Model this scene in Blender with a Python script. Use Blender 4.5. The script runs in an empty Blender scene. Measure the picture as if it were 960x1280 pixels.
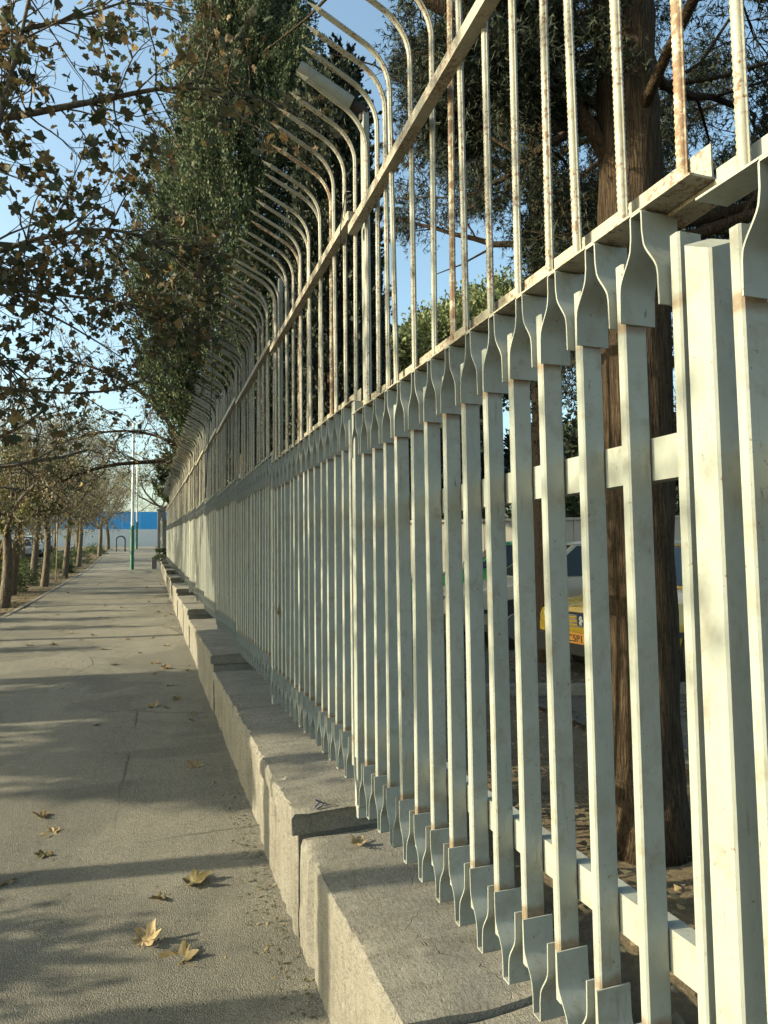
import bpy, bmesh, math, random
import numpy as np
from mathutils import Vector, Matrix
random.seed(7)
RNG = np.random.default_rng(11)
sc = bpy.context.scene
col = sc.collection
R = math.radians

# ------------------------------------------------------------------ camera
cam_d = bpy.data.cameras.new('camera'); cam = bpy.data.objects.new('camera', cam_d); col.objects.link(cam)
sc.camera = cam
cam_d.sensor_fit = 'VERTICAL'; cam_d.sensor_height = 36.0; cam_d.lens = 36.0 * 860 / 1280
cam_d.clip_start = 0.05; cam_d.clip_end = 5000
EYE = 1.57
th, pt, rl = R(18.9), R(3.69), R(.69)
Fv = Vector((math.sin(th) * math.cos(pt), math.cos(th) * math.cos(pt), math.sin(pt)))
R0 = Vector((math.cos(th), -math.sin(th), 0)); U0 = R0.cross(Fv)
Uv = U0 * math.cos(rl) + R0 * math.sin(rl); Rv = R0 * math.cos(rl) - U0 * math.sin(rl)
M = Matrix((Rv, Uv, -Fv)).transposed().to_4x4(); M.translation = Vector((0, 0, EYE)); cam.matrix_world = M

# ------------------------------------------------------------------ light
SUN_EL, SUN_AZ = R(22), R(7.6)        # sun on the left, a little ahead
sdir = Vector((-math.cos(SUN_AZ) * math.cos(SUN_EL), math.sin(SUN_AZ) * math.cos(SUN_EL), math.sin(SUN_EL)))
world = bpy.data.worlds.new('World'); sc.world = world; world.use_nodes = True
wn = world.node_tree; wn.nodes.clear()
sky = wn.nodes.new('ShaderNodeTexSky'); sky.sky_type = 'NISHITA'; sky.sun_disc = False
sky.sun_elevation = SUN_EL; sky.sun_rotation = R(-90) + SUN_AZ
sky.air_density = 1.0; sky.dust_density = 3.4; sky.ozone_density = 1.0
bg = wn.nodes.new('ShaderNodeBackground'); bg.inputs[1].default_value = 0.15
wo = wn.nodes.new('ShaderNodeOutputWorld')
tint = wn.nodes.new('ShaderNodeMixRGB'); tint.blend_type = 'MULTIPLY'; tint.inputs[0].default_value = 1
tint.inputs[2].default_value = (1.02, 1.13, 1.02, 1); wn.links.new(sky.outputs[0], tint.inputs[1])      # the camera's cool green white balance
wn.links.new(tint.outputs[0], bg.inputs[0]); wn.links.new(bg.outputs[0], wo.inputs[0])
sd = bpy.data.lights.new('sun', 'SUN'); sd.energy = 4.8; sd.angle = R(.55); sd.color = (1, .88, .62)
sun = bpy.data.objects.new('sun', sd); col.objects.link(sun)
sun.rotation_euler = sdir.to_track_quat('Z', 'Y').to_euler()
sc.view_settings.view_transform = 'Standard'; sc.view_settings.look = 'None'
sc.view_settings.exposure = 1.15; sc.view_settings.gamma = 1.0

# ------------------------------------------------------------------ node helpers
class NT:
    def __init__(s, name):
        s.m = bpy.data.materials.new(name); s.m.use_nodes = True; s.t = s.m.node_tree; s.t.nodes.clear()
        s.out = s.n('ShaderNodeOutputMaterial')
    def n(s, ty, **k):
        x = s.t.nodes.new(ty)
        for a, b in k.items(): setattr(x, a, b)
        return x
    def set(s, sock, v):
        if v is None: return
        if isinstance(v, bpy.types.NodeSocket): s.t.links.new(v, sock)
        else: sock.default_value = v
    def coord(s, scale=(1, 1, 1), rnd=False, kind='Object'):
        tc = s.n('ShaderNodeTexCoord'); mp = s.n('ShaderNodeMapping'); mp.inputs['Scale'].default_value = scale
        src = tc.outputs[kind]
        if rnd:
            oi = s.n('ShaderNodeObjectInfo'); vm = s.n('ShaderNodeVectorMath', operation='SCALE')
            cx = s.n('ShaderNodeCombineXYZ')
            for i in range(3): s.t.links.new(oi.outputs['Random'], cx.inputs[i])
            s.t.links.new(cx.outputs[0], vm.inputs[0]); vm.inputs['Scale'].default_value = 93.0
            ad = s.n('ShaderNodeVectorMath', operation='ADD')
            s.t.links.new(src, ad.inputs[0]); s.t.links.new(vm.outputs[0], ad.inputs[1]); src = ad.outputs[0]
        s.t.links.new(src, mp.inputs['Vector']); return mp.outputs[0]
    def world(s, scale=(1, 1, 1)):
        g = s.n('ShaderNodeNewGeometry'); mp = s.n('ShaderNodeMapping'); mp.inputs['Scale'].default_value = scale
        s.t.links.new(g.outputs['Position'], mp.inputs['Vector']); return mp.outputs[0]
    def noise(s, v, scale, det=4, rough=.55, dist=0.0):
        x = s.n('ShaderNodeTexNoise'); s.set(x.inputs['Vector'], v); x.inputs['Scale'].default_value = scale
        x.inputs['Detail'].default_value = det; x.inputs['Roughness'].default_value = rough
        x.inputs['Distortion'].default_value = dist; return x.outputs['Fac']
    def voro(s, v, scale, feature='F1', rnd=1.0):
        x = s.n('ShaderNodeTexVoronoi', feature=feature); s.set(x.inputs['Vector'], v)
        x.inputs['Scale'].default_value = scale; x.inputs['Randomness'].default_value = rnd; return x
    def ramp(s, f, stops):
        x = s.n('ShaderNodeValToRGB'); s.set(x.inputs[0], f); e = x.color_ramp.elements
        while len(e) < len(stops): e.new(.5)
        for i, (p, c) in enumerate(stops):
            e[i].position = p; e[i].color = (c, c, c, 1) if isinstance(c, (int, float)) else (*c, 1)
        return x.outputs[0]
    def mix(s, f, a, b, mode='MIX'):
        x = s.n('ShaderNodeMixRGB', blend_type=mode)
        for i, v in enumerate((f, a, b)):
            if isinstance(v, tuple): v = (*v, 1)
            s.set(x.inputs[i], v)
        return x.outputs[0]
    def math(s, op, a, b=0.0):
        x = s.n('ShaderNodeMath', operation=op); s.set(x.inputs[0], a); s.set(x.inputs[1], b); return x.outputs[0]
    def bump(s, h, strength=.3, dist=.01, normal=None):
        x = s.n('ShaderNodeBump'); s.set(x.inputs['Height'], h); x.inputs['Strength'].default_value = strength
        x.inputs['Distance'].default_value = dist
        if normal is not None: s.set(x.inputs['Normal'], normal)
        return x.outputs[0]
    def bsdf(s, c, rough=.7, normal=None, metal=0.0, spec=.5, trans=0.0, coat=0.0):
        x = s.n('ShaderNodeBsdfPrincipled')
        if isinstance(c, tuple): c = (*c, 1)
        s.set(x.inputs['Base Color'], c); s.set(x.inputs['Roughness'], rough); x.inputs['Metallic'].default_value = metal
        x.inputs['Specular IOR Level'].default_value = spec; x.inputs['Transmission Weight'].default_value = trans
        x.inputs['Coat Weight'].default_value = coat
        if normal is not None: s.set(x.inputs['Normal'], normal)
        s.t.links.new(x.outputs[0], s.out.inputs[0]); return x

def m_paint(name, base=(.24, .26, .235), rust=.66, rustamt=.9, joints=None):
    t = NT(name); v = t.coord(rnd=True)
    big = t.noise(v, 5, 5); dirt = t.noise(t.coord((1, 1, .5), True), 30, 6, .65)
    c = t.mix(t.ramp(big, [(.3, 0.0), (.75, 1.0)]), tuple(x * .86 for x in base), tuple(x * 1.08 for x in base))
    c = t.mix(t.ramp(dirt, [(.50, 0.0), (.80, .5)]), c, (.15, .135, .10))
    blot = t.noise(v, 11, 7, .72)
    c = t.mix(t.ramp(blot, [(.53, 0.0), (.68, .6)]), c, (.16, .14, .095))
    c = t.mix(t.ramp(t.noise(t.coord((1, 1, .12), True), 60, 4, .7), [(.60, 0.0), (.72, .45)]), c, (.13, .10, .065))
    scr = t.noise(t.coord((1, 1, .3), True), 75, 3, .6)
    c = t.mix(t.ramp(scr, [(.70, 0.0), (.76, .7)]), c, (.07, .055, .04))
    sp = t.noise(v, 85, 4, .7); area = t.noise(v, 7, 3)
    m = t.math('MULTIPLY', t.ramp(sp, [(rust - .02, 0.0), (rust + .03, 1.0)]), t.ramp(area, [(.40, 0.0), (.52, rustamt)]))
    rc = t.mix(t.noise(v, 160, 3), (.07, .04, .025), (.19, .105, .055))
    c = t.mix(m, c, rc)
    if joints:                                    # rusty bleeding round the welds on the picket
        sp3 = t.n('ShaderNodeSeparateXYZ'); t.t.links.new(t.coord(), sp3.inputs[0]); tot = None
        for zc, w_, xm in joints:
            a_ = t.math('SUBTRACT', 1.0, t.math('MULTIPLY', t.math('ABSOLUTE', t.math('SUBTRACT', sp3.outputs[2], zc)), 1 / w_))
            if xm: a_ = t.math('MULTIPLY', a_, t.ramp(sp3.outputs[0], [(.012, 0.0), (.022, 1.0)]))
            a_ = t.math('MAXIMUM', a_, 0.0); tot = a_ if tot is None else t.math('MAXIMUM', tot, a_)
        jm = t.ramp(t.math('MULTIPLY', tot, t.math('ADD', t.noise(v, 45, 5, .7), t.ramp(area, [(.35, -.0), (.65, .45)]))), [(.30, 0.0), (.62, .85)])
        c = t.mix(jm, c, t.mix(t.noise(v, 90, 3), (.09, .055, .035), (.20, .15, .09)))
    fine = t.noise(v, 180, 3)
    nrm = t.bump(t.math('SUBTRACT', fine, t.math('MULTIPLY', m, .8)), .22, .0015)
    nrm = t.bump(big, .12, .012, nrm)
    t.bsdf(c, t.ramp(dirt, [(.3, .38), (.8, .7)]), nrm, spec=.45)
    return t.m

def m_rebar_rust():
    t = NT('rusty_paint'); v = t.coord(rnd=True)
    n = t.noise(v, 38, 6, .7); k = t.noise(v, 130, 4, .7)
    c = t.mix(t.ramp(n, [(.40, 0.0), (.54, 1.0)]), (.44, .40, .30), t.mix(k, (.13, .075, .045), (.24, .16, .095)))
    t.bsdf(c, .8, t.bump(k, .5, .002)); return t.m

def m_concrete(name='weathered_concrete', base=(.185, .176, .15)):
    t = NT(name); v = t.world()
    a = t.noise(v, 2.2, 6, .6); b = t.noise(v, 38, 6, .7); c3 = t.noise(t.world((2.4, .8, 2.4)), 34, 6, .75, .3)
    st = t.noise(t.world((1, 6, .5)), 3.2, 5, .6)
    c = t.mix(t.ramp(a, [(.32, 0.0), (.68, 1.0)]), tuple(x * .60 for x in base), tuple(x * 1.45 for x in base))
    c = t.mix(t.ramp(b, [(.35, 0.0), (.7, 1.0)]), c, tuple(x * 1.12 for x in base), 'MIX')
    c = t.mix(t.ramp(c3, [(.50, 0.0), (.64, .6)]), c, (.075, .066, .05))
    c = t.mix(t.ramp(st, [(.50, 0.0), (.68, .5)]), c, (.085, .075, .058))
    gr = t.noise(v, 210, 3, .8)
    c = t.mix(t.ramp(gr, [(.36, .65), (.52, 0.0)]), c, (.065, .058, .045)); c = t.mix(t.ramp(gr, [(.56, 0.0), (.68, .6)]), c, (.30, .28, .235))
    lum = t.noise(v, 7, 4, .6)
    c = t.mix(t.ramp(lum, [(.62, 0.0), (.74, .4)]), c, (.30, .29, .25))
    cr = t.voro(t.mix(.12, v, t.noise(v, 6, 4), 'ADD'), 1.9, 'DISTANCE_TO_EDGE').outputs['Distance']
    crm = t.math('MULTIPLY', t.ramp(cr, [(0.0, 1.0), (.003, 0.0)]), t.ramp(t.noise(v, 1.6, 2), [(.56, 0.0), (.62, 1.0)]))
    c = t.mix(t.math('MULTIPLY', crm, .6), c, (.07, .06, .045))
    h = t.math('ADD', t.math('MULTIPLY', b, .6), t.math('MULTIPLY', c3, .9))
    h = t.math('SUBTRACT', h, t.math('MULTIPLY', crm, 1.4))
    h = t.math('ADD', h, t.math('MULTIPLY', gr, .7))
    h = t.math('SUBTRACT', h, t.math('MULTIPLY', t.ramp(t.noise(v, 55, 3, .6), [(.62, 0.0), (.70, 1.0)]), .8))
    t.bsdf(c, .92, t.bump(h, .7, .009), spec=.2); return t.m

def m_asphalt(name, base, warm, sc1=1.0):
    t = NT(name); v = t.world()
    vo = t.voro(v, 175 * sc1); big = t.noise(v, .9, 6, .6); mid = t.noise(v, 8, 5, .6); fine = t.noise(v, 340, 3, .7)
    c = t.mix(t.ramp(big, [(.3, 0.0), (.72, 1.0)]), base, warm)
    c = t.mix(t.ramp(mid, [(.45, 0.0), (.75, .5)]), c, tuple(x * .72 for x in base))
    stone = t.mix(t.ramp(vo.outputs['Color'], [(.25, 0.0), (.85, 1.0)]), tuple(x * .62 for x in base), tuple(x * 1.75 for x in warm))
    c = t.mix(.38, c, stone)
    dust = t.noise(t.world((1, .25, 1)), 1.7, 5, .6)
    c = t.mix(t.ramp(dust, [(.48, 0.0), (.75, .45)]), c, tuple(x * 1.25 for x in warm))
    cr = t.voro(t.mix(.25, v, t.noise(v, 2.5, 5), 'ADD'), .42, 'DISTANCE_TO_EDGE').outputs['Distance']
    crm = t.math('MULTIPLY', t.ramp(cr, [(0.0, .7), (.005, 0.0)]), t.ramp(t.noise(v, .7, 3), [(.47, 0.0), (.55, 1.0)]))
    pat = t.noise(v, .45, 4, .5, .8)
    c = t.mix(t.ramp(pat, [(.50, 0.0), (.54, .38)]), c, tuple(x * .62 for x in base))
    c = t.mix(t.ramp(t.noise(v, 3.1, 5, .7), [(.60, 0.0), (.72, .4)]), c, tuple(x * .6 for x in base))
    c = t.mix(crm, c, (.03, .028, .024))
    h = t.math('ADD', t.math('MULTIPLY', vo.outputs['Distance'], -1.1), t.math('MULTIPLY', fine, .8))
    h = t.math('SUBTRACT', h, crm)
    nrm = t.bump(h, .9, .0045); nrm = t.bump(mid, .35, .03, nrm)
    t.bsdf(c, .9, nrm, spec=.25); return t.m

def m_soil():
    t = NT('soil'); v = t.world()
    a = t.noise(v, 1.3, 6, .6); b = t.noise(v, 30, 6, .75)
    c = t.mix(a, (.085, .066, .042), (.19, .155, .105)); c = t.mix(t.ramp(b, [(.45, 0.0), (.7, .7)]), c, (.24, .19, .12))
    t.bsdf(c, .95, t.bump(b, 1.0, .03), spec=.1); return t.m

def m_bark(name, a=(.11, .08, .052), b=(.30, .225, .15), sx=(9, 9, 1.1)):
    t = NT(name); v = t.coord(sx); w = t.coord()
    n = t.noise(v, 3.0, 6, .65, .6); k = t.noise(w, 55, 5, .7)
    vo = t.voro(v, 3.2, 'DISTANCE_TO_EDGE').outputs['Distance']
    h = t.math('ADD', n, t.math('MULTIPLY', t.ramp(vo, [(0.0, 0.0), (.3, 1.0)]), .22))
    c = t.mix(t.ramp(h, [(.42, 0.0), (.80, 1.0)]), a, b); c = t.mix(t.ramp(k, [(.35, 0.0), (.75, .5)]), c, tuple(x * 1.2 for x in b))
    nrm = t.bump(h, 1.0, .03); nrm = t.bump(k, .6, .006, nrm)
    t.bsdf(c, .93, nrm, spec=.15); return t.m

def m_leaf(name, stops, trans=.35, rough=.6, obj=False):
    t = NT(name)
    if obj: f = t.n('ShaderNodeObjectInfo').outputs['Random']
    else: f = t.n('ShaderNodeNewGeometry').outputs['Random Per Island']
    c = t.ramp(f, stops)
    if obj: c = t.mix(t.ramp(t.noise(t.coord(rnd=True), 6, 4), [(.4, 0.0), (.65, .45)]), c, (.10, .08, .03))
    if obj: c = t.mix(t.ramp(t.noise(t.coord(rnd=True), 30, 4), [(.45, 0.0), (.7, .5)]), c, (.20, .12, .05))
    p = t.bsdf(c, rough, spec=.25)
    if trans:
        tr = t.n('ShaderNodeBsdfTranslucent'); t.t.links.new(c, tr.inputs[0]); mx = t.n('ShaderNodeMixShader')
        mx.inputs[0].default_value = trans; t.t.links.new(p.outputs[0], mx.inputs[1]); t.t.links.new(tr.outputs[0], mx.inputs[2])
        t.t.links.new(mx.outputs[0], t.out.inputs[0])
    return t.m

def m_plain(name, c, rough=.5, metal=0.0, spec=.5, coat=0.0, dirt=.25):
    t = NT(name); v = t.coord(rnd=True)
    n = t.noise(v, 4, 5, .6)
    cc = t.mix(t.ramp(n, [(.4, 0.0), (.8, dirt)]), c, tuple(x * .55 + .02 for x in c))
    t.bsdf(cc, rough, t.bump(t.noise(v, 60, 3), .06, .002), metal, spec, coat=coat); return t.m

PAINT = m_paint('cream_metal_paint')
PICKET = m_paint('picket_paint', joints=[(1.215, .075, True), (.325, .075, True), (1.468, .03, False), (.192, .04, False)])
SPIKE = m_paint('spike_paint', (.27, .27, .22), .55, 1.0)
PAINT_RUSTY = m_paint('stained_cream_paint', (.31, .29, .225), .53, .9)
RUST = m_rebar_rust()
CONC = m_concrete()
PATH_M = m_asphalt('rough_path_asphalt', (.118, .115, .096), (.185, .172, .138))
ROAD_M = m_asphalt('road_asphalt', (.09, .09, .085), (.14, .135, .12), .6)
LOT_M = m_asphalt('parking_asphalt', (.07, .066, .058), (.12, .108, .088), .6)
SOIL = m_soil()
BARK = m_bark('brown_bark', (.085, .06, .04), (.34, .25, .165))
CBARK = m_bark('conifer_trunk_bark', (.014, .010, .007), (.09, .063, .038), (26, 26, 1.5))
DBARK = m_bark('dark_fibrous_bark', (.03, .022, .016), (.12, .085, .055), (30, 30, 2.6))
GBARK = m_bark('grey_brown_bark', (.06, .05, .04), (.17, .145, .11), (6, 6, 2))
KERB_M = m_concrete('pale_kerb_concrete', (.20, .19, .16))

# ------------------------------------------------------------------ terrain height
TY = [-40, 0, 3, 8.8, 15.5, 22, 30, 38, 41, 52, 66, 72, 400]
TE = [1.57, 1.57, 1.55, 1.42, 1.26, 1.075, .8, .52, .35, -.31, -1.14, -1.3, -1.3]
def g(y): return float(1.57 - np.interp(y, TY, TE))
def gz(x, y):                                    # the parking ground behind the plinth lies higher
    k = min(1, max(0, (x - .95) / .7)); k = k * k * (3 - 2 * k)
    return g(y) + .18 * k

# ------------------------------------------------------------------ object helpers
def tag(o, label=None, cat=None, group=None, kind=None):
    if label: o['label'] = label
    if cat: o['category'] = cat
    if group: o['group'] = group
    if kind: o['kind'] = kind
    return o
def link(name, data, parent=None, loc=(0, 0, 0), rot=(0, 0, 0), scale=None):
    o = bpy.data.objects.new(name, data); col.objects.link(o)
    o.location = loc; o.rotation_euler = rot
    if scale: o.scale = scale
    if parent: o.parent = parent
    return o
def empty(name, loc, rz=0):
    o = link(name, None, None, loc, (0, 0, rz)); o.empty_display_size = .2; return o
def copy_tree(o, parent=None):
    c = o.copy(); col.objects.link(c)
    if parent: c.parent = parent
    for ch in [x for x in bpy.data.objects if x.parent == o]: copy_tree(ch, c)
    return c

class MB:
    def __init__(s): s.v = []; s.f = []
    def add(s, vs, fs):
        b = len(s.v); s.v += [tuple(x) for x in vs]; s.f += [tuple(b + i for i in f) for f in fs]; return s
    def box(s, a, b, rot=None, org=(0, 0, 0), bev=0.0):
        x0, y0, z0 = a; x1, y1, z1 = b
        if bev:
            e = bev; ring = [(x0 + e, y0), (x1 - e, y0), (x1, y0 + e), (x1, y1 - e), (x1 - e, y1), (x0 + e, y1), (x0, y1 - e), (x0, y0 + e)]
            vs = [(x, y, z0) for x, y in ring] + [(x, y, z1) for x, y in ring]
            fs = [(i, (i + 1) % 8, 8 + (i + 1) % 8, 8 + i) for i in range(8)] + [tuple(range(7, -1, -1)), tuple(range(8, 16))]
        else:
            vs = [(x0, y0, z0), (x1, y0, z0), (x1, y1, z0), (x0, y1, z0), (x0, y0, z1), (x1, y0, z1), (x1, y1, z1), (x0, y1, z1)]
            fs = [(0, 3, 2, 1), (4, 5, 6, 7), (0, 1, 5, 4), (1, 2, 6, 5), (2, 3, 7, 6), (3, 0, 4, 7)]
        if rot is not None: vs = [tuple(rot @ Vector(v) + Vector(org)) for v in vs]
        return s.add(vs, fs)
    def tube(s, pts, rad, n=8, cap=True, wob=0.0):
        pts = [Vector(p) for p in pts]; m = len(pts)
        if isinstance(rad, (int, float)): rad = [rad] * m
        up = Vector((0, 0, 1)); d0 = (pts[1] - pts[0]).normalized()
        if abs(d0.z) > .95: up = Vector((1, 0, 0))
        a = d0.cross(up).normalized(); vs = []
        for i in range(m):
            d = (pts[min(i + 1, m - 1)] - pts[max(i - 1, 0)]).normalized()
            a = (a - d * a.dot(d)).normalized(); b = d.cross(a)
            for k in range(n):
                q = 2 * math.pi * k / n; r = rad[i] * (1 + (random.uniform(-wob, wob) if wob else 0))
                vs.append(pts[i] + a * (r * math.cos(q)) + b * (r * math.sin(q)))
        fs = [(i * n + k, i * n + (k + 1) % n, (i + 1) * n + (k + 1) % n, (i + 1) * n + k) for i in range(m - 1) for k in range(n)]
        if cap: fs += [tuple(range(n - 1, -1, -1)), tuple((m - 1) * n + k for k in range(n))]
        return s.add(vs, fs)
    def mesh(s, name, mat, smooth=False, angle=None):
        me = bpy.data.meshes.new(name); me.from_pydata(s.v, [], s.f); me.materials.append(mat); me.update()
        if smooth:
            me.polygons.foreach_set('use_smooth', [True] * len(me.polygons))
            if angle is not None: me.set_sharp_from_angle(angle=R(angle))
        return me
    def build(s, name, mat, parent=None, smooth=False, angle=None, **k):
        return link(name, s.mesh(name, mat, smooth, angle), parent, **k)

def sheet(name, xs, ys, zf, mat, smooth=True):
    vs = [(x, y, zf(x, y)) for y in ys for x in xs]; n = len(xs)
    fs = [(j * n + i, j * n + i + 1, (j + 1) * n + i + 1, (j + 1) * n + i) for j in range(len(ys) - 1) for i in range(n - 1)]
    return MB().add(vs, fs).build(name, mat, None, smooth)

# ------------------------------------------------------------------ ground sheets
def span(a, b, st): return list(np.arange(a, b, st)) + [b]
xs = [-1500, -400, -120, -60, -30, -18, -12] + span(-9, 0.5, .9)[:-1] + [.5, .95, 1.1, 1.25, 1.4, 1.65, 2.5, 4, 7, 12, 20, 40, 90, 300, 1500]
ys = [-1500, -300, -80, -40, -20] + span(-10, 80, 1.5) + [90, 120, 200, 400, 1000, 2000]
tag(sheet('ground', xs, ys, lambda x, y: gz(x, y) - .02, SOIL), kind='structure')
def undul(x, y): return .006 * math.sin(x * 2.3 + y * .9) + .005 * math.sin(y * 2.1 - x)
def inset(t): return 0
px = [-2.9, -2.6] + span(-2.2, .5, .45) + [.63]
tag(sheet('path', px, span(-8, 67, .5), lambda x, y: g(y) + undul(x, y) + .004, PATH_M), kind='structure')
tag(sheet('road', [-40, -20, -12, -6.2], span(-30, 69, 3), lambda x, y: g(y) - .09, ROAD_M), kind='structure')
tag(sheet('parking_ground', [3.2, 5, 8, 14, 25, 45], span(-10, 60, 2), lambda x, y: gz(x, y) + .012, LOT_M), kind='structure')
# kerb stones along the verge
kb = empty('kerb', (0, 0, 0)); tag(kb, kind='structure')
y = -2.0; i = 0
while y < 62:
    L = .95; m = MB(); j = random.uniform(-.012, .012); zz = g(y + L / 2)
    sl = (g(y + L) - g(y)) / L
    vs = []
    for yy in (y + .008, y + L - .008):
        for xx, dz in ((-3.02, -.2), (-2.9, -.2), (-2.9, .012), (-2.92, .02), (-3.02, .02)): vs.append((xx + j, yy, g(yy) + dz + j * .4))
    fs = [(k, (k + 1) % 5, 5 + (k + 1) % 5, 5 + k) for k in range(5)] + [(4, 3, 2, 1, 0), (5, 6, 7, 8, 9)]
    m.add(vs, fs).build('kerb_stone', KERB_M, kb); y += L; i += 1
# low kerb beyond the verge, at the road
rk = MB()
y = -10.0
while y < 66:
    rk.add([(xx, yy, g(yy) + dz) for yy in (y, y + 1.0) for xx, dz in ((-6.35, -.2), (-6.2, -.2), (-6.2, .06), (-6.35, .06))],
           [(0, 1, 5, 4), (1, 2, 6, 5), (2, 3, 7, 6), (3, 0, 4, 7), (3, 2, 1, 0), (4, 5, 6, 7)]); y += 1.01
tag(rk.build('road_kerb', KERB_M), kind='structure')

# ------------------------------------------------------------------ concrete plinth
plinth = empty('concrete_plinth', (.8, 0, 0))
tag(plinth, 'long low stepped concrete wall carrying the cream metal fence', 'wall')
def fz(y): return .418 + (0 if y < 2.87 else .1) + sum(.135 for b in (6.8, 11.1, 15.6, 20, 24.4, 28.8, 33.2) if y > b)
from mathutils import noise as mn
def section(y0, y1, xf, top, z_top_near=0.0, slab=False, xb=1.02):
    """one cast length of the wall: subdivided block with worn, uneven arrises"""
    m = MB(); zb = g(y0) - .25
    ny = max(4, int((y1 - y0) / .022)) if y0 < 9 else max(3, int((y1 - y0) / .25))
    prof = []
    h = top - zb; nz = 14 if y0 < 9 else 5
    for k in range(nz + 1): prof.append((xf, zb + h * (k / nz) - (.012 if k == nz else 0), 0))
    prof.append((xf + .013, top, 0))
    nx = 12 if y0 < 9 else 4
    for k in range(1, nx + 1): prof.append((xf + .013 + (xb - xf - .013) * k / nx, top, 0))
    prof.append((xb, zb, 0)); n = len(prof); vs = []
    for j in range(ny + 1):
        yy = y0 + (y1 - y0) * j / ny
        for k, (x, z, _) in enumerate(prof):
            P = Vector((x, yy, z)); a = mn.noise(P * 3.1) * .007 + mn.noise(P * 11) * .003 + mn.noise(P * 31) * .003
            edge = max(0, 1 - abs(k - (nz + .5)) / 2.2); chip = max(0, mn.noise(Vector((yy * 13, x * 3, 4.2))) - .1) * .05 + max(0, mn.noise(Vector((yy * 2.7, 3, 4.2))) - .3) * .05 * edge
            endw = .010 if j in (0, ny) else 0
            vs.append((x - a * (1 if k <= nz else 0) + chip + (endw if k <= nz else 0), yy, z + a * .8 * (1 if k > nz else .0) - chip * .7))
    fs = [(j * n + k, j * n + k + 1, (j + 1) * n + k + 1, (j + 1) * n + k) for j in range(ny) for k in range(n - 1)]
    fs = [tuple(reversed(f)) for f in fs]
    fs += [tuple(range(n)), tuple(ny * n + k for k in range(n - 1, -1, -1))]
    m.add(vs, fs)
    return m.build('concrete_section', CONC, plinth, True, 38, loc=(-.8, 0, 0))
section(-1.6, .3, .61, .392); section(.31, 1.655, .60, .402); section(1.665, 2.86, .592, .418)
b = 2.87
k0 = [2.87, 6.8, 11.1, 15.6, 20, 24.4, 28.8, 33.2, 37.6]
for i in range(len(k0) - 1):
    y0, y1 = k0[i], k0[i + 1]; top = .517 + .135 * i; mid = y0 + (y1 - y0) * (.26 if i == 0 else .48)
    section(y0 + .02, mid, .588, top - .09); section(mid + .008, y1 - .01, .603, top - .085)
    for (a, c, dz, dx) in ((y0, mid, 0, 0), (mid + .006, y1 - .06, -.012, .014)):   # cast coping slab over the block
        m = MB(); ny = max(4, int((c - a) / .025)) if a < 9 else 6
        nx = 8; vs = []
        ring = [(.572 + dx, top - .088), (.568 + dx, top - .02 + dz), (.58 + dx, top + dz)] + [(.58 + dx + (.455 - dx) * q / nx, top + dz) for q in range(1, nx + 1)] + [(1.035, top - .088)]
        n = len(ring)
        for j in range(ny + 1):
            yy = a + (c - a) * j / ny
            for kk, (x, z) in enumerate(ring):
                P = Vector((x, yy, z)); w = mn.noise(P * 5) * .005 + mn.noise(P * 13) * .004 + mn.noise(P * 34) * .004
                chip = max(0, mn.noise(Vector((yy * 15, 1, 2 + i))) - .05) * .08 if kk in (1, 2) else 0
                yo = mn.noise(Vector((x * 14, i * 3.3, z * 9))) * .02 if j == 0 else 0
                vs.append((x + chip + (w if kk < 3 else 0), yy + yo, z + (w if kk > 1 else 0) - chip * .5))
        fs = [tuple(reversed((j * n + q, j * n + (q + 1) % n, (j + 1) * n + (q + 1) % n, (j + 1) * n + q))) for j in range(ny) for q in range(n)]
        fs += [tuple(range(n)), tuple(ny * n + q for q in range(n - 1, -1, -1))]
        m.add(vs, fs).build('coping_slab', CONC, plinth, True, 35, loc=(-.8, 0, 0))

# ------------------------------------------------------------------ the fence
fence = empty('steel_fence', (.872, 0, .5))
tag(fence, 'long cream metal picket fence with curved ribbed spikes, standing on the stepped wall', 'fence')
P_ = .1400; FX = .872; TH = 1.66
# picket: rectangular tube, origin at panel base
pk = MB().box((-.025, -.012, .075), (.025, .012, TH - .072), bev=.0035).mesh('picket', PICKET, True, 40)
def strap_mesh():
    half = []                                   # (y, z) from neck centre down to the foot, z from 0 down
    half += [(.0, -.002), (.013, -.002), (.0165, -.006), (.017, -.045), (.019, -.058)]
    for q in range(1, 8):
        s = q / 8; half.append((.019 + (.0525 - .019) * (3 * s * s - 2 * s ** 3), -.058 - .072 * s))
    half += [(.0532, -.135), (.0545, -.190)]
    pts = [(-a, c) for a, c in reversed(half)] + half[1:]
    n = len(pts); tk = .0035; outl = []; inl = []
    for i, (a, c) in enumerate(pts):
        p0 = pts[max(0, i - 1)]; p1 = pts[min(n - 1, i + 1)]; d = Vector((p1[0] - p0[0], p1[1] - p0[1])).normalized(); nn = Vector((-d.y, d.x))
        outl.append((a, c)); inl.append((a - nn.x * tk, c - nn.y * tk))
    vs = []
    for x in (-.038, .040):
        vs += [(x, a, c) for a, c in outl] + [(x, a, c) for a, c in inl]
    fs = []
    for i in range(n - 1):
        o0, o1, i0, i1 = i, i + 1, n + i, n + i + 1; s2 = 2 * n
        fs += [(o0, o1, s2 + o1, s2 + o0), (i1, i0, s2 + i0, s2 + i1), (o1, o0, i0, i1), (s2 + o0, s2 + o1, s2 + i1, s2 + i0)]
    fs += [(0, n, 3 * n, 2 * n), (n - 1, 3 * n - 1, 4 * n - 1, 2 * n - 1)]
    m = MB().add(vs, fs); me = m.mesh('strap_bracket', PAINT, True, 35)
    bm = bmesh.new(); bm.from_mesh(me); bmesh.ops.recalc_face_normals(bm, faces=bm.faces); bm.to_mesh(me); bm.free()
    return me
strap = strap_mesh()
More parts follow.
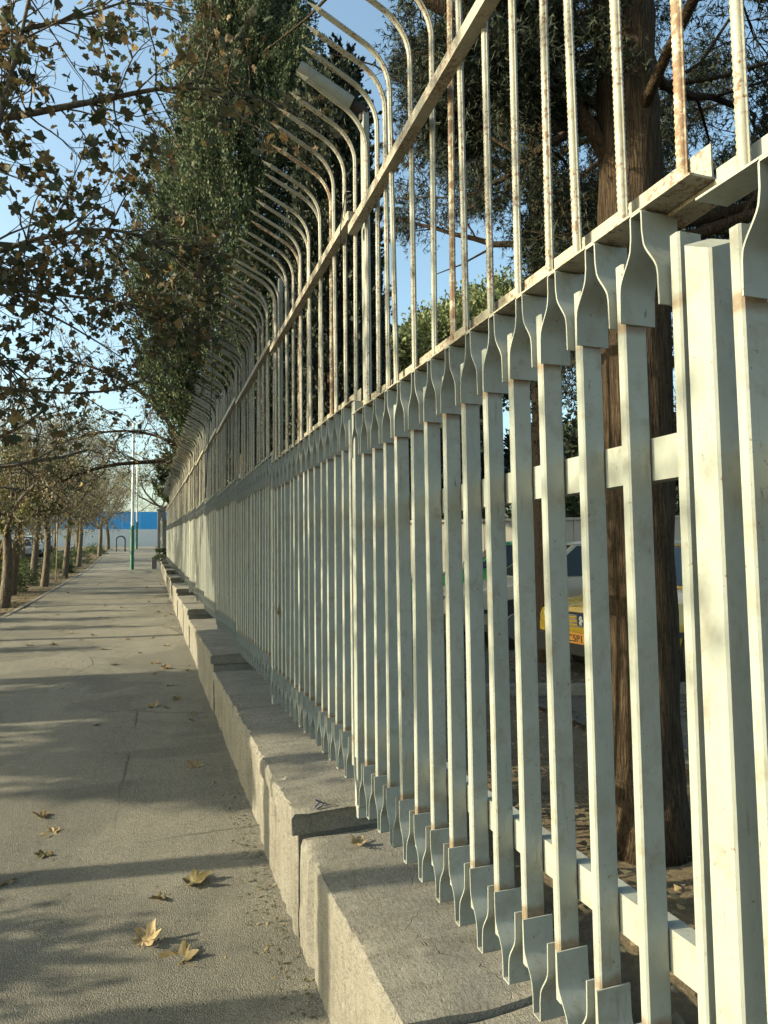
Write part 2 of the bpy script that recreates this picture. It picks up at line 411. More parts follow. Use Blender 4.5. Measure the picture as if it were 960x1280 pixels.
def rebar_mesh(fine, seed):
    rnd = random.Random(seed)
    h0, h1 = 1.664, 2.80 + rnd.uniform(-.01, .01); pts = []; st = .0058 if fine else .10
    z = h0
    while z < h1: pts.append((0, 0, z)); z += st
    rr = .19; A = R(62 + rnd.uniform(-2, 2)); na = int(rr * A / (st if fine else .02)) + 1
    for k in range(na + 1):
        q = A * k / na; pts.append((-rr * (1 - math.cos(q)), 0, h1 + rr * math.sin(q)))
    e = Vector(pts[-1]); d = Vector((-math.sin(A), 0, math.cos(A))); L = .185; k = st
    while k < L: pts.append(tuple(e + d * k)); k += st if fine else .12
    end = e + d * L; pts.append(tuple(end))
    r = .0098; rad = [r * (1.11 if (fine and i % 2) else (.95 if fine else 1.0)) for i in range(len(pts))]
    m = MB().tube(pts, rad, 8 if fine else 6)
    if fine:                                     # the two ribs that run along the bar
        for sg in (-1, 1): m.tube([(p[0], p[1] + sg * r * .98, p[2]) for p in pts[::4]], .0022, 4)
    b0 = end - d * .006; w = .016; nrm = Vector((0, 1, 0)); t2 = d.cross(nrm)
    tip = end + d * .055
    m.add([b0 + nrm * w, b0 + t2 * .011, b0 - nrm * w, b0 - t2 * .011, tip], [(0, 1, 4), (1, 2, 4), (2, 3, 4), (3, 0, 4), (3, 2, 1, 0)])
    m.tube([(0, 0, h0 - .001), (.001, .001, h0 + .004), (0, 0, h0 + .011)], [.0165, .0145, .0095], 9, wob=.16)      # weld bead
    return m.mesh('rebar_spike', SPIKE, True, 50)
fine_bars = [rebar_mesh(True, s) for s in (1, 2, 3)]; coarse_bars = [rebar_mesh(False, s) for s in (4, 5)]
def frame_mesh(L, gapbar=.0, seed=0):
    rnd = random.Random(seed); m = MB(); x0 = -.036
    m.box((x0, .0, TH), (.030, L, TH + .004))                       # angle: shelf
    m.box((.0105, .0, TH + .004), (.0145, L, TH + .062))                     # angle: upstand
    return m
post_m = MB()
panels = []
J = [.865 - 2.1, .865, 2.87] + [2.87 + 2.1 * k for k in range(1, 17)]
for k in range(len(J) - 1):
    y0, y1 = J[k], J[k + 1]; base = .531 + .062 * (k - 1) + (.012 if k == 0 else 0)
    L = y1 - y0; n = 15 if k != 1 else 14; pit = P_ if k != 1 else .1396
    near = k <= 3
    fr = frame_mesh(L - .01).build('top_rail', PAINT_RUSTY if k in (1, 2) else PAINT, fence, loc=(0, y0 + .005, base - .5))
    def part(name, me, y, z=0, x=0, rot=(0, 0, 0)):
        return link(name, me, fr, (x, y - .005, z), rot)
    for i in range(n):
        yy = .065 + i * pit + random.uniform(-.0015, .0015)
        o = part('picket', pk, yy, rot=(random.uniform(-.0018, .0018), random.uniform(-.004, .004), random.uniform(-.05, .05)))
        nx = yy + pit / 2 if i < n - 1 else yy + .0665
        if k <= 9 and not (k == 0 and i == n - 1):
            part('strap_bracket', strap, nx, TH - .0005, x=-.001, rot=(0, 0, random.uniform(-.015, .015)))
            part('strap_bracket', strap, nx, 0.0, x=-.001, rot=(math.pi, 0, random.uniform(-.015, .015)))
        bar = fine_bars[(i * 7 + k) % 3] if k <= 2 else coarse_bars[(i + k) % 2]
        o = part('rebar_spike', bar, yy, x=-.002, rot=(random.uniform(-.006, .006), random.uniform(-.01, .01), random.uniform(-.05, .05)))
        if (k == 1 and i in (0, 7)) or (k == 2 and i in (3, 9)) or (k == 3 and i == 5):
            o.material_slots[0].link = 'OBJECT'; o.material_slots[0].material = RUST
    if k > 9:
        sb = MB(); vv = [v.co[:] for v in strap.vertices]; ff = [tuple(p.vertices) for p in strap.polygons]
        for i in range(n):
            c = .06 + i * pit + pit / 2
            sb.add([(x, yy + c, zz + TH) for x, yy, zz in vv], ff); sb.add([(x, -yy + c, -zz) for x, yy, zz in vv], ff)
        tag(sb.build('strap_bracket_row', PAINT, fr), kind='stuff')
    # rails behind and the bar across the spikes
    MB().box((.026, -.0, 1.175), (.064, L - .012, 1.255), bev=.004).build('upper_back_rail', PAINT, fr)
    MB().box((.026, -.0, .285), (.064, L - .012, .362), bev=.004).build('lower_back_rail', PAINT, fr)
    MB().box((-.052, -.03, 2.467), (-.0125, L - .06, 2.507), bev=.004).build('spike_bar', PAINT_RUSTY, fr) if k != 1 else MB().box((-.052, -L + .06, -.02), (-.0125, .03, .02), bev=.004).build('spike_bar', PAINT_RUSTY, fr, loc=(0, L - .06, 2.483), rot=(-.022, 0, 0))
    # post at the near end of the panel
    if k == 1:
        pz = 1.57 + .53 - base
        pb = MB(); w = .029
        rg = [(-w + .004, -w), (w - .004, -w), (w, -w + .004), (w, w - .004), (w - .004, w), (-w + .004, w), (-w, w - .004), (-w, -w + .004)]
        pb.add([(x, yq, -.13) for x, yq in rg] + [(x, yq, pz - .02 + x * .35 + yq * .5) for x, yq in rg],
               [(q, (q + 1) % 8, 8 + (q + 1) % 8, 8 + q) for q in range(8)] + [tuple(range(7, -1, -1)), tuple(range(8, 16))])
        o = pb.build('post', PAINT, fr, True, 40, loc=(.0, 0, 0))
    else:
        MB().box((-.03, -.030, -.12), (.012, .012, TH - .006), bev=.003).build('post', PAINT, fr)
    if k in (0, 2, 3, 5, 7, 9, 11, 13):
        MB().box((.0165, -.055, TH + .006), (.046, -.012, 2.97), bev=.003).build('tall_post', PAINT, fr)
    panels.append(fr)
# short pipe arm left on top of the tall post between the two nearest panels
fr = panels[2]
am = MB(); d = Vector((-.80, 0, .38)).normalized(); a0 = Vector((.02, -.035, 2.98))
am.tube([a0 + d * .055, a0 + d * .32], .030, 14)
o = am.build('pipe_arm', PAINT, fr, True, 40)
am = MB().tube([a0 - d * .02, a0 + d * .06], .022, 10, wob=.12); am.tube([a0 + Vector((0, 0, -.05)), a0 + Vector((0, 0, .01))], .017, 8)
am.build('rusty_collar', m_plain('burnt_steel', (.035, .025, .022), .8, .3), o, True, 50)
# small weld plate where the angles of the two nearest panels overlap
MB().box((-.034, -.06, TH - .010), (.02, .14, TH - .002)).build('weld_plate', PAINT_RUSTY, panels[1], rot=(0, .03, -.04))
# thin dark wire hooked over the bar
WIRE = m_plain('black_cable', (.02, .02, .022), .5)
w = MB().tube([(.80, 2.72, 3.12), (.79, 2.76, 3.14), (.80, 2.82, 3.15), (.815, 2.90, 3.13), (.81, 2.93, 3.06), (.81, 2.935, 2.98)], .0028, 5)
tag(w.build('loose_wire', WIRE, None, True), 'short black wire hooked over the bar beside the broken pipe arm', 'wire')
w = MB(); pts = []
for q in range(22):
    s = q / 21; pts.append((.46 + .03 * math.sin(s * 4), 5.7 + .10 * math.sin(s * 2.6), 4.05 - 1.9 * s))
w.tube(pts, .004, 5); tag(w.build('hanging_wire', WIRE, None, True), 'thin dark cable hanging down in front of the curved spikes', 'cable')

# ------------------------------------------------------------------ foliage engine
def unit(v): return v / np.maximum(np.linalg.norm(v, axis=-1, keepdims=True), 1e-9)
def leaf_mesh(name, Pn, D, S, tv, tf, mat, N=None):
    """one copy of a small leaf shape (vertices tv, faces tf; length along +x) at each point"""
    tv = np.array(tv, float); n = len(Pn); k = len(tv); D = unit(D)
    rnd = RNG.normal(size=(n, 3)) if N is None else N
    A = unit(np.cross(D, rnd)); B = np.cross(D, A)
    S = np.asarray(S).reshape(-1, 1, 1) if np.ndim(S) else S
    V = Pn[:, None, :] + S * (tv[None, :, 0:1] * D[:, None, :] + tv[None, :, 1:2] * A[:, None, :] + tv[None, :, 2:3] * B[:, None, :])
    V = V.reshape(-1, 3); me = bpy.data.meshes.new(name)
    fl = [len(f) for f in tf]; tot = sum(fl); idx = np.concatenate([np.array(f) for f in tf])
    L = (idx[None, :] + (np.arange(n) * k)[:, None]).reshape(-1).astype(np.int32)
    st = (np.concatenate([[0], np.cumsum(fl)[:-1]])[None, :] + (np.arange(n) * tot)[:, None]).reshape(-1).astype(np.int32)
    me.vertices.add(len(V)); me.vertices.foreach_set('co', V.reshape(-1).astype(np.float32))
    me.loops.add(len(L)); me.loops.foreach_set('vertex_index', L)
    me.polygons.add(len(st)); me.polygons.foreach_set('loop_start', st)
    me.materials.append(mat); me.update(calc_edges=True); me.validate()
    return me
SIMPLE = ([(0, 0, 0), (.45, .32, .08), (1, 0, -.05), (.45, -.32, .08)], [(0, 1, 2), (0, 2, 3)])
SPRAY = ([(0, -.05, 0), (0, .05, 0), (1, 0, .06), (.15, .05, 0), (.25, -.04, .02), (.8, .42, 0), (.15, -.05, 0), (.25, .04, -.02), (.75, -.45, .05),
          (.4, 0, .05), (.48, .02, -.03), (.95, .12, .32)], [(0, 1, 2), (3, 4, 5), (6, 7, 8), (9, 10, 11)])
# five-lobed plane leaf
def lobed(curl=.15, seed=0):
    rnd = random.Random(seed); a = [(0, 0)]
    out = [(.02, .05), (.04, .34), (.02, .54), (.27, .43), (.55, .60), (.64, .30), (1.0, 0), (.62, -.32), (.54, -.60), (.28, -.42), (.0, -.55), (.05, -.32), (.02, -.05)]
    vs = [(.32, 0, 0)] + [(x, y, curl * (x - .3) ** 2 * rnd.uniform(.5, 3) + abs(y) * curl * rnd.uniform(1, 3.4)) for x, y in out]
    n = len(out); fs = [(0, 1 + i, 2 + i) for i in range(n - 1)] + [(0, n, 1)]
    return vs, fs
def crumpled(seed, amt):
    """a five-lobed toothed plane leaf, its blade curled and crumpled"""
    rnd = random.Random(seed); mn.seed_set(seed); out = []
    lobes = [(0, .70, .36), (60, .60, .34), (-60, .60, .34), (118, .46, .34), (-118, .46, .34)]
    for k in range(44):
        a = -172 + 344 * k / 43; r = .22
        for c, hgt, w in lobes: r = max(r, .22 + (hgt - .22) * max(0, 1 - (abs(a - c) / (w * 108)) ** 1.25))
        r *= 1 + (.10 if k % 3 == 0 else -.04) + rnd.uniform(-.04, .04); out.append((a, r))
    vs = [(.32, 0, 0)]; fs = []; n = len(out); bx = rnd.uniform(-.6, .9); by = rnd.uniform(.3, 1.6)
    for ring in (.35, .7, 1.0):
        for a, r in out:
            x = .32 + r * ring * math.cos(R(a)); y = r * ring * math.sin(R(a))
            z = amt * (by * y * y * 1.5 + bx * (x - .3) ** 2 * 1.2 + .35 * mn.noise(Vector((x * 3 + seed * 7, y * 3, ring))) + .12 * mn.noise(Vector((x * 9, y * 9 + seed, 0))))
            vs.append((x, y, z))
    for i in range(n - 1):
        fs.append((0, 1 + i, 2 + i))
        for q in range(2): b = 1 + q * n; fs.append((b + i, b + n + i, b + n + i + 1, b + i + 1))
    return vs, fs
LOBED = lobed(.12, 3)

def grow(out, tips, p, d, L, r, lvl, rnd, cfg):
    nseg = 7 if lvl < 2 else 5; pts = [p.copy()]; rad = [r]; q = p.copy(); dd = d.normalized()
    for i in range(nseg):
        dd = (dd + Vector((rnd.gauss(0, 1), rnd.gauss(0, 1), rnd.gauss(0, 1))) * cfg['wander'] + Vector((0, 0, cfg['lift'][min(lvl, len(cfg['lift']) - 1)]))).normalized()
        q = q + dd * (L / nseg); pts.append(q.copy()); rad.append(r * (1 - (1 - cfg['taper']) * (i + 1) / nseg))
    bare = cfg.get('bare')
    if bare and lvl >= 2 and bare(pts[-1]) and (lvl >= 3 or rnd.random() < .6): return
    out.append((pts, rad, lvl))
    if lvl >= cfg['max']:
        for i in range(1, len(pts)): tips.append((pts[i], (pts[i] - pts[i - 1]).normalized()))
        return
    kids = cfg['kids'][lvl]
    for k in range(kids):
        s = cfg['start'] + (1 - cfg['start']) * (k + rnd.random()) / kids; i = min(int(s * nseg), nseg - 1); fr = s * nseg - i
        bp = pts[i].lerp(pts[i + 1], min(fr, 1)); bd = (pts[i + 1] - pts[i]).normalized()
        side = bd.cross(Vector((rnd.gauss(0, 1), rnd.gauss(0, 1), rnd.gauss(0, 1)))).normalized()
        an = cfg['angle'] * rnd.uniform(.7, 1.2)
        nd = bd * math.cos(an) + side * math.sin(an)
        grow(out, tips, bp, nd, L * cfg['ratio'] * rnd.uniform(.7, 1.15) * (1.15 - .4 * s), max(rad[i] * cfg['rr'], cfg['rmin']), lvl + 1, rnd, cfg)
def limbs(polys, base=Vector((0, 0, 0)), sides=(12, 8, 6, 4, 3), wob=.04):
    m = MB()
    for pts, rad, l in polys: m.tube([p - base for p in pts], rad, sides[min(l, len(sides) - 1)], cap=l < 2, wob=wob if l < 2 else 0)
    return m
def tipleaves(tips, per, spread, size, seed, down=.3):
    r = np.random.default_rng(seed); P0 = np.array([t[0] for t in tips]); D0 = np.array([t[1] for t in tips])
    idx = r.integers(0, len(P0), int(len(P0) * per)); P = P0[idx] + r.normal(size=(len(idx), 3)) * spread
    D = unit(D0[idx] * .5 + r.normal(size=(len(idx), 3)) * .8 + np.array([0, 0, -down])); S = size * r.uniform(.6, 1.35, len(idx))
    return P, D, S

PLANE_LEAF = m_leaf('dull_plane_leaves', [(0, (.04, .06, .03)), (.45, (.075, .08, .042)), (.75, (.12, .09, .045)), (.93, (.2, .125, .055)), (1, (.33, .24, .09))], .3)
PLANE_OBJ = m_leaf('curled_plane_leaf', [(0, (.035, .055, .035)), (.6, (.06, .075, .045)), (.88, (.11, .085, .045)), (1, (.30, .22, .09))], .18, obj=True)
BROWN_LEAF = m_leaf('dry_brown_leaves', [(0, (.08, .085, .055)), (.4, (.13, .125, .08)), (.8, (.20, .17, .10)), (1, (.32, .24, .12))], .35)
CYP_LEAF = m_leaf('cypress_green', [(0, (.03, .052, .03)), (.5, (.06, .088, .045)), (.85, (.115, .135, .065)), (1, (.15, .14, .07))], .2, .75)
DARK_LEAF = m_leaf('dark_conifer_green', [(0, (.013, .022, .016)), (.6, (.026, .036, .022)), (1, (.048, .055, .03))], .12, .75)
ROUND_LEAF = m_leaf('olive_green_crown', [(0, (.06, .085, .035)), (.5, (.11, .14, .06)), (1, (.19, .2, .09))], .25)
SHRUB_LEAF = m_leaf('shrub_green', [(0, (.03, .05, .02)), (.6, (.06, .085, .03)), (1, (.12, .14, .05))], .3)
OLIVE_LEAF = m_leaf('yellow_green_leaves', [(0, (.06, .075, .03)), (.5, (.13, .14, .055)), (1, (.26, .23, .10))], .35)

def arc(pts, r0, r1):
    P = [Vector(p) for p in pts]; out = []
    for i in range(len(P) - 1):
        p0, p1, p2, p3 = P[max(i - 1, 0)], P[i], P[i + 1], P[min(i + 2, len(P) - 1)]
        for s in np.linspace(0, 1, 5)[:-1]:
            out.append(.5 * ((2 * p1) + (p2 - p0) * s + (2 * p0 - 5 * p1 + 4 * p2 - p3) * s * s + (3 * p1 - p0 - 3 * p2 + p3) * s ** 3))
    out.append(P[-1]); n = len(out); return out, [r0 + (r1 - r0) * i / (n - 1) for i in range(n)], 1

# ------------------------------------------------------------------ plane trees near, left (trunks just outside the frame)
def near_plane(x, y, lean, seed, label, r=.11, H=2.6, dirs=None, cfgx=None, leaves=0, stuff=5, arcs=None):
    rnd = random.Random(seed); base = Vector((x, y, g(y) - .05)); root = empty('plane_tree', base); tag(root, label, 'tree', 'plane trees on the verge beside the path')
    polys, tips = [], []
    tr = [base + Vector((lean[0] * s, lean[1] * s, 0)) * H * s + Vector((rnd.gauss(0, .02), rnd.gauss(0, .02), H * s)) for s in np.linspace(0, 1, 9)]
    polys.append((tr, [r * (1.25 - .35 * min(1, s * 3)) * (1 - .15 * s) for s in np.linspace(0, 1, 9)], 0))
    cfg = dict(wander=.13, lift=[0, .03, .02, .0], taper=.35, kids=[0, 6, 5, 4], start=.18, angle=.85, ratio=.5, rr=.5, rmin=.004, max=4)
    if cfgx: cfg.update(cfgx)
    for dv, L in dirs: grow(polys, tips, tr[-1] + Vector((0, 0, -.05)), Vector(dv), L, r * .55, 1, rnd, cfg)
    for pts, r0, ntw in (arcs or []):
        pl = arc([tr[-1] + Vector((0, 0, -.1))] + [Vector(p) for p in pts], r0, .006); polys.append(pl); Q = pl[0]
        for k in range(3, len(Q)):
            for _ in range(ntw):
                dd = (Q[min(k, len(Q) - 1)] - Q[k - 1]).normalized() * .6 + Vector((rnd.gauss(0, .6), rnd.gauss(0, .5), rnd.gauss(-.05, .6)))
                grow(polys, tips, Q[k], dd, rnd.uniform(.35, .85), .008, 3, rnd, dict(cfg, kids=[0, 0, 0, 4], ratio=.55))
    m = limbs(polys, base); m.build('trunk', GBARK, root, True)
    P, D, S = tipleaves(tips, stuff, .07, .064, seed)
    me = leaf_mesh('crown', P - np.array(base), D, S, *LOBED, PLANE_LEAF); tag(link('crown', me, root), kind='stuff')
    return root, tips, base
lv = [leaf_mesh('plane_leaf', np.zeros((1, 3)), np.array([[1., 0, 0]]), 1.0, *crumpled(s + 50, .9), PLANE_OBJ, N=np.array([[0, 0, 1.]])) for s in range(5)]
root, tips, base = near_plane(-4.2, 4.25, (.02, .02), 5, 'grey plane tree whose large-leaved branches fill the upper left of the view', .105, 2.7,
    [((1, .45, .30), 4.3), ((.85, .9, .55), 4.3), ((.95, .12, .65), 3.6), ((.2, .9, .9), 3.2), ((-.6, .2, 1), 2.8), ((.3, -.4, 1), 2.8)], leaves=250, stuff=.62,
    arcs=[([(-2.6, 4.9, 4.1), (-1.38, 5.5, 4.71), (-.46, 5.4, 5.0), (.17, 5.35, 5.22), (.85, 5.38, 5.3)], .045, 3), ([(-2.4, 4.7, 3.7), (-1.2, 5.1, 4.3), (-.95, 5.2, 4.95), (-.78, 5.3, 6.2)], .045, 3),
          ([(-2.6, 5.2, 3.4), (-1.45, 5.9, 3.86), (-.77, 5.8, 4.1), (-.18, 5.8, 4.22), (.45, 6.0, 4.0)], .035, 4), ([(-2.7, 5.8, 3.2), (-1.64, 6.76, 3.95), (-.26, 6.5, 3.88), (.2, 6.4, 3.75)], .03, 3),
          ([(-2.6, 6.0, 3.2), (-1.91, 7.9, 3.4), (-.7, 7.7, 3.3), (-.07, 7.8, 3.5)], .03, 2), ([(-2.4, 4.9, 4.6), (-1.0, 5.5, 5.5), (-.1, 5.6, 6.1)], .035, 3),
          ([(-2.6, 5.0, 3.3), (-1.6, 6.0, 3.4), (-1.0, 6.4, 3.1)], .03, 2)])
rr = random.Random(3)
# large hanging leaves of that tree, each its own part; take the ones that the photo shows
Mi = M.inverted()
def infront(p):
    q = Mi @ p
    if q.z > -1: return None
    return 480 + 860 * q.x / -q.z, 640 - 860 * q.y / -q.z, -q.z
vis = [t for t in tips if (infront(t[0]) and -60 < infront(t[0])[0] < 330 and -60 < infront(t[0])[1] < 560)]
rr.shuffle(vis)
for t in vis[:290]:
    o = link('plane_leaf', lv[rr.randrange(5)], root, t[0] - base + Vector((rr.gauss(0, .03), rr.gauss(0, .03), -.03)),
             (rr.uniform(-2.6, 2.6), rr.uniform(.3, 1.5), rr.uniform(0, 6.3)))
    s = rr.uniform(.07, .135); o.scale = (s, s * rr.uniform(.7, 1), s)
print('visible tips', len(vis), 'tips', len(tips))
near_plane(-4.4, 8.9, (.02, 0), 9, 'grey plane tree whose thin branches reach over the path left of the tall cypress', .13, 2.8,
    [((1, .5, .45), 3.6), ((.9, -.2, .8), 3.2), ((.2, .9, .8), 3.0), ((-.5, .2, 1), 3.0)], stuff=.35)
near_plane(-4.3, 13.2, (.0, .03), 12, 'plane tree with rusty leaves arching over the path beyond the nearest crown', .13, 2.6,
    [((1, .3, .5), 3.6), ((.8, .8, .6), 3.2), ((-.1, .9, .8), 3.0), ((-.5, -.3, 1), 3.0)], stuff=.45)
near_plane(-4.4, 3.12, (0, 0), 15, 'slim plane tree just outside the frame on the left whose trunk shades the foreground', .10, 2.9,
    [((-.5, .2, 1), 2.2), ((.1, -.6, 1), 2.2)], stuff=1)

# ------------------------------------------------------------------ row of verge trees further on (bare twigs, few dry leaves)
spots = [(-3.43, 19.4, .15, 'leftmost brown trunk at the picture edge, close beside the kerb'), (-3.78, 23.3, .12, 'second trunk from the left edge, slim and upright above a green shrub'),
         (-4.25, 30.7, .15, 'leaning trunk with pale sunlit side behind the second trunk'), (-3.49, 26.9, .12, 'dark straight trunk in the middle of the left verge'),
         (-5.49, 47.2, .14, 'thin grey trunk set back near the road among the verge trees'), (-3.27, 31.9, .11, 'forked tree with a broken pale stub leaning beside the kerb'),
         (-5.28, 57.1, .2, 'grey trunk far back on the verge beside the road'), (-4.4, 49.0, .22, 'thick dark trunk at the far end of the verge'),
         (-3.6, 41.0, .14, 'trunk standing close to the kerb near the bollards'), (-3.21, 51.2, .16, 'short trunk at the far corner of the verge'), (-3.24, 61, .18, 'last trunk in front of the white and blue hoarding')]
protos = []
for v in range(3):
    rnd = random.Random(40 + v); base = Vector((0, 0, 0)); polys, tips = [], []
    H = 2.0 + .3 * v; tr = [Vector((.10 * math.sin(s * 3 + v), .12 * math.sin(s * 2 + 2 * v), H * s - .1)) for s in np.linspace(0, 1, 9)]
    polys.append((tr, [1.0 * .14 * (1.3 - .5 * s) for s in np.linspace(0, 1, 9)], 0))
    cfg = dict(wander=.16, lift=[0, .06, .02, -.02, -.02], taper=.35, kids=[0, 6, 6, 6, 4], start=.15, angle=.8, ratio=.52, rr=.48, rmin=.006, max=4)
    for a in range(5):
        q = a * 1.257 + rnd.uniform(-.3, .3); grow(polys, tips, tr[-1] + Vector((0, 0, -.15 * a * .5)), Vector((math.cos(q), math.sin(q), rnd.uniform(.4, 1.0))), rnd.uniform(2.6, 3.8), .065, 1, rnd, cfg)
    tm = limbs(polys, base, (9, 6, 4, 3, 3)).mesh('trunk', GBARK, True)
    P, D, S = tipleaves(tips, .9, .13, .065, 60 + v); cm = leaf_mesh('crown', P, D, S, *SIMPLE, [BROWN_LEAF, OLIVE_LEAF, BROWN_LEAF][v]); protos.append((tm, cm))
for i, (x, y, r, lab) in enumerate(spots):
    root = empty('verge_tree', (x, y, g(y) - .05), i * 1.9); s = (r / .14 * .5 + .5) * .72
    tag(root, lab, 'tree', 'trees along the left verge')
    a = link('trunk', protos[i % 3][0], root, scale=(s * 1.1, s * 1.1, 1.12 + .06 * (i % 4))); c = link('crown', protos[i % 3][1], root, scale=(s * 1.1, s * 1.1, 1.12 + .06 * (i % 4))); tag(c, kind='stuff')
for i, (x, y, lab) in enumerate([(-9, 34, 'bare tree across the road behind the nearest verge trunks'), (-11, 46, 'bare tree across the road, left of the hoarding'), (-8.5, 60, 'bare tree beside the far left end of the hoarding'),
        (-6.0, 38, 'bare spreading tree behind the kerb trees near the road'), (-13, 28, 'bare tree at the far side of the road at the picture edge')]):
    root = empty('street_tree', (x, y, g(y) - .1), i * 2.3); tag(root, lab, 'tree', 'trees beyond the road')
    s = 1.15; link('trunk', protos[(i + 1) % 3][0], root, scale=(s, s, s)); tag(link('crown', protos[(i + 1) % 3][1], root, scale=(s, s, s)), kind='stuff')

# ------------------------------------------------------------------ shrubs
def shrub(name, x, y, z, rad, h, n, mat, label, size=.06, seed=0, group=None, shape=SIMPLE, cat='shrub'):
    r = np.random.default_rng(seed); root = empty(name, (x, y, z)); tag(root, label, cat, group)
    nc = max(10, int(n / 40)); u = unit(r.normal(size=(nc, 3))); u[:, 2] = np.abs(u[:, 2]); rr_ = r.uniform(.45, 1, (nc, 1)) ** .6
    C = u * rr_ * np.array([rad, rad, h]); P = np.repeat(C, 40, axis=0) + r.normal(size=(nc * 40, 3)) * rad * .16
    P[:, 2] = np.maximum(P[:, 2], .02)
    D = unit(unit(P) + r.normal(size=P.shape) * .6); tag(link('foliage', leaf_mesh('foliage', P, D, size * r.uniform(.6, 1.3, len(P)), *shape, mat), root), kind='stuff')
    m = MB()
    for k in range(7):
        q = C[r.integers(0, nc)]; m.tube([(0, 0, -.05), (q[0] * .3, q[1] * .3, q[2] * .45), tuple(q * .9)], [.02, .014, .006], 5)
    m.build('stem', GBARK, root, True); return root
labs = ['dark green shrub between the two leftmost trunks', 'low green shrub at the foot of the second trunk', 'leafy shrub in the middle of the verge', 'shrub under the leaning trunk',
        'small shrub by the thin stakes', 'dark shrub near the far end of the verge', 'green shrub beside the forked tree', 'far shrub before the hoarding']
for i, (x, y, rd, h) in enumerate([(-4.6, 20.5, .7, 1.0), (-4.3, 24.6, .6, .8), (-4.4, 28, .7, .8), (-5.0, 32, .8, .9), (-4.0, 36, .6, .6), (-4.0, 44, .8, .8), (-4.6, 40, .8, .9), (-3.7, 54, .7, .7)]):
    shrub('shrub', x, y, g(y), rd, h, 1800, SHRUB_LEAF, labs[i], .07, 100 + i, 'shrubs on the verge')
for i, (x, y, rd, h) in enumerate([(-4.4, 12.1, .5, 1.5), (-4.5, 14.9, .35, 1.9), (-4.4, 16.4, .45, 1.7), (-4.7, 18.0, .3, 2.0)]):  # tall shrubs added out of view so their shadows band the path
    shrub('shrub', x, y, g(y), rd, h, 2600, SHRUB_LEAF, ['bushy shrub outside the frame, nearest of four tall ones on the verge', 'narrow upright shrub outside the frame, second of the tall verge shrubs', 'rounded tall shrub outside the frame, third along the verge', 'slim tall shrub just outside the frame before the leftmost trunk'][i], .07, 140 + i, 'shrubs on the verge')
shrub('shrub', -4.3, 3.6, g(3.6), .8, 1.62, 7000, SHRUB_LEAF, 'round shrub just outside the frame on the left shading the near path', .07, 120)
for i, (x, y, h) in enumerate([(-3.45, 19.9, 3.2), (-3.9, 22.3, 2.9), (-4.6, 26.0, 3.0), (-5.6, 24, 3.4)]):
    root = empty('young_tree', (x - .4, y, g(y))); tag(root, ['young yellow-green leafed tree at the left picture edge', 'bushy young tree behind the second trunk', 'young leafy tree above the low shrubs', 'pale leafed young tree near the road'][i], 'tree', 'young leafy trees on the verge')
    rnd = random.Random(200 + i); polys, tips = [], []
    cfg = dict(wander=.15, lift=[.1, .06, .02], taper=.4, kids=[9, 7, 5], start=.35, angle=.7, ratio=.5, rr=.45, rmin=.005, max=3)
    grow(polys, tips, Vector((0, 0, -.05)), Vector((.1, 0, 1)), h, .05, 0, rnd, cfg)
    limbs(polys, sides=(7, 5, 4, 3)).build('trunk', GBARK, root, True)
    P, D, S = tipleaves(tips, 2.2, .08, .10, 210 + i); tag(link('crown', leaf_mesh('crown', P, D, S, *SIMPLE, OLIVE_LEAF), root), kind='stuff')
for i, (x, y) in enumerate([(-3.52, 28.4), (-3.5, 30.4)]):
    m = MB().tube([(0, 0, -.1), (.02, .03, 1.2), (0, .05, 2.3)], .022, 6)
    tag(m.build('garden_stake', m_plain('pale_wood', (.34, .29, .2), .8), None, True, loc=(x, y, g(y))), ['thin pale stake in the verge, left one of the pair', 'thin pale stake in the verge, right one of the pair'][i], 'stake', 'stakes in the verge')

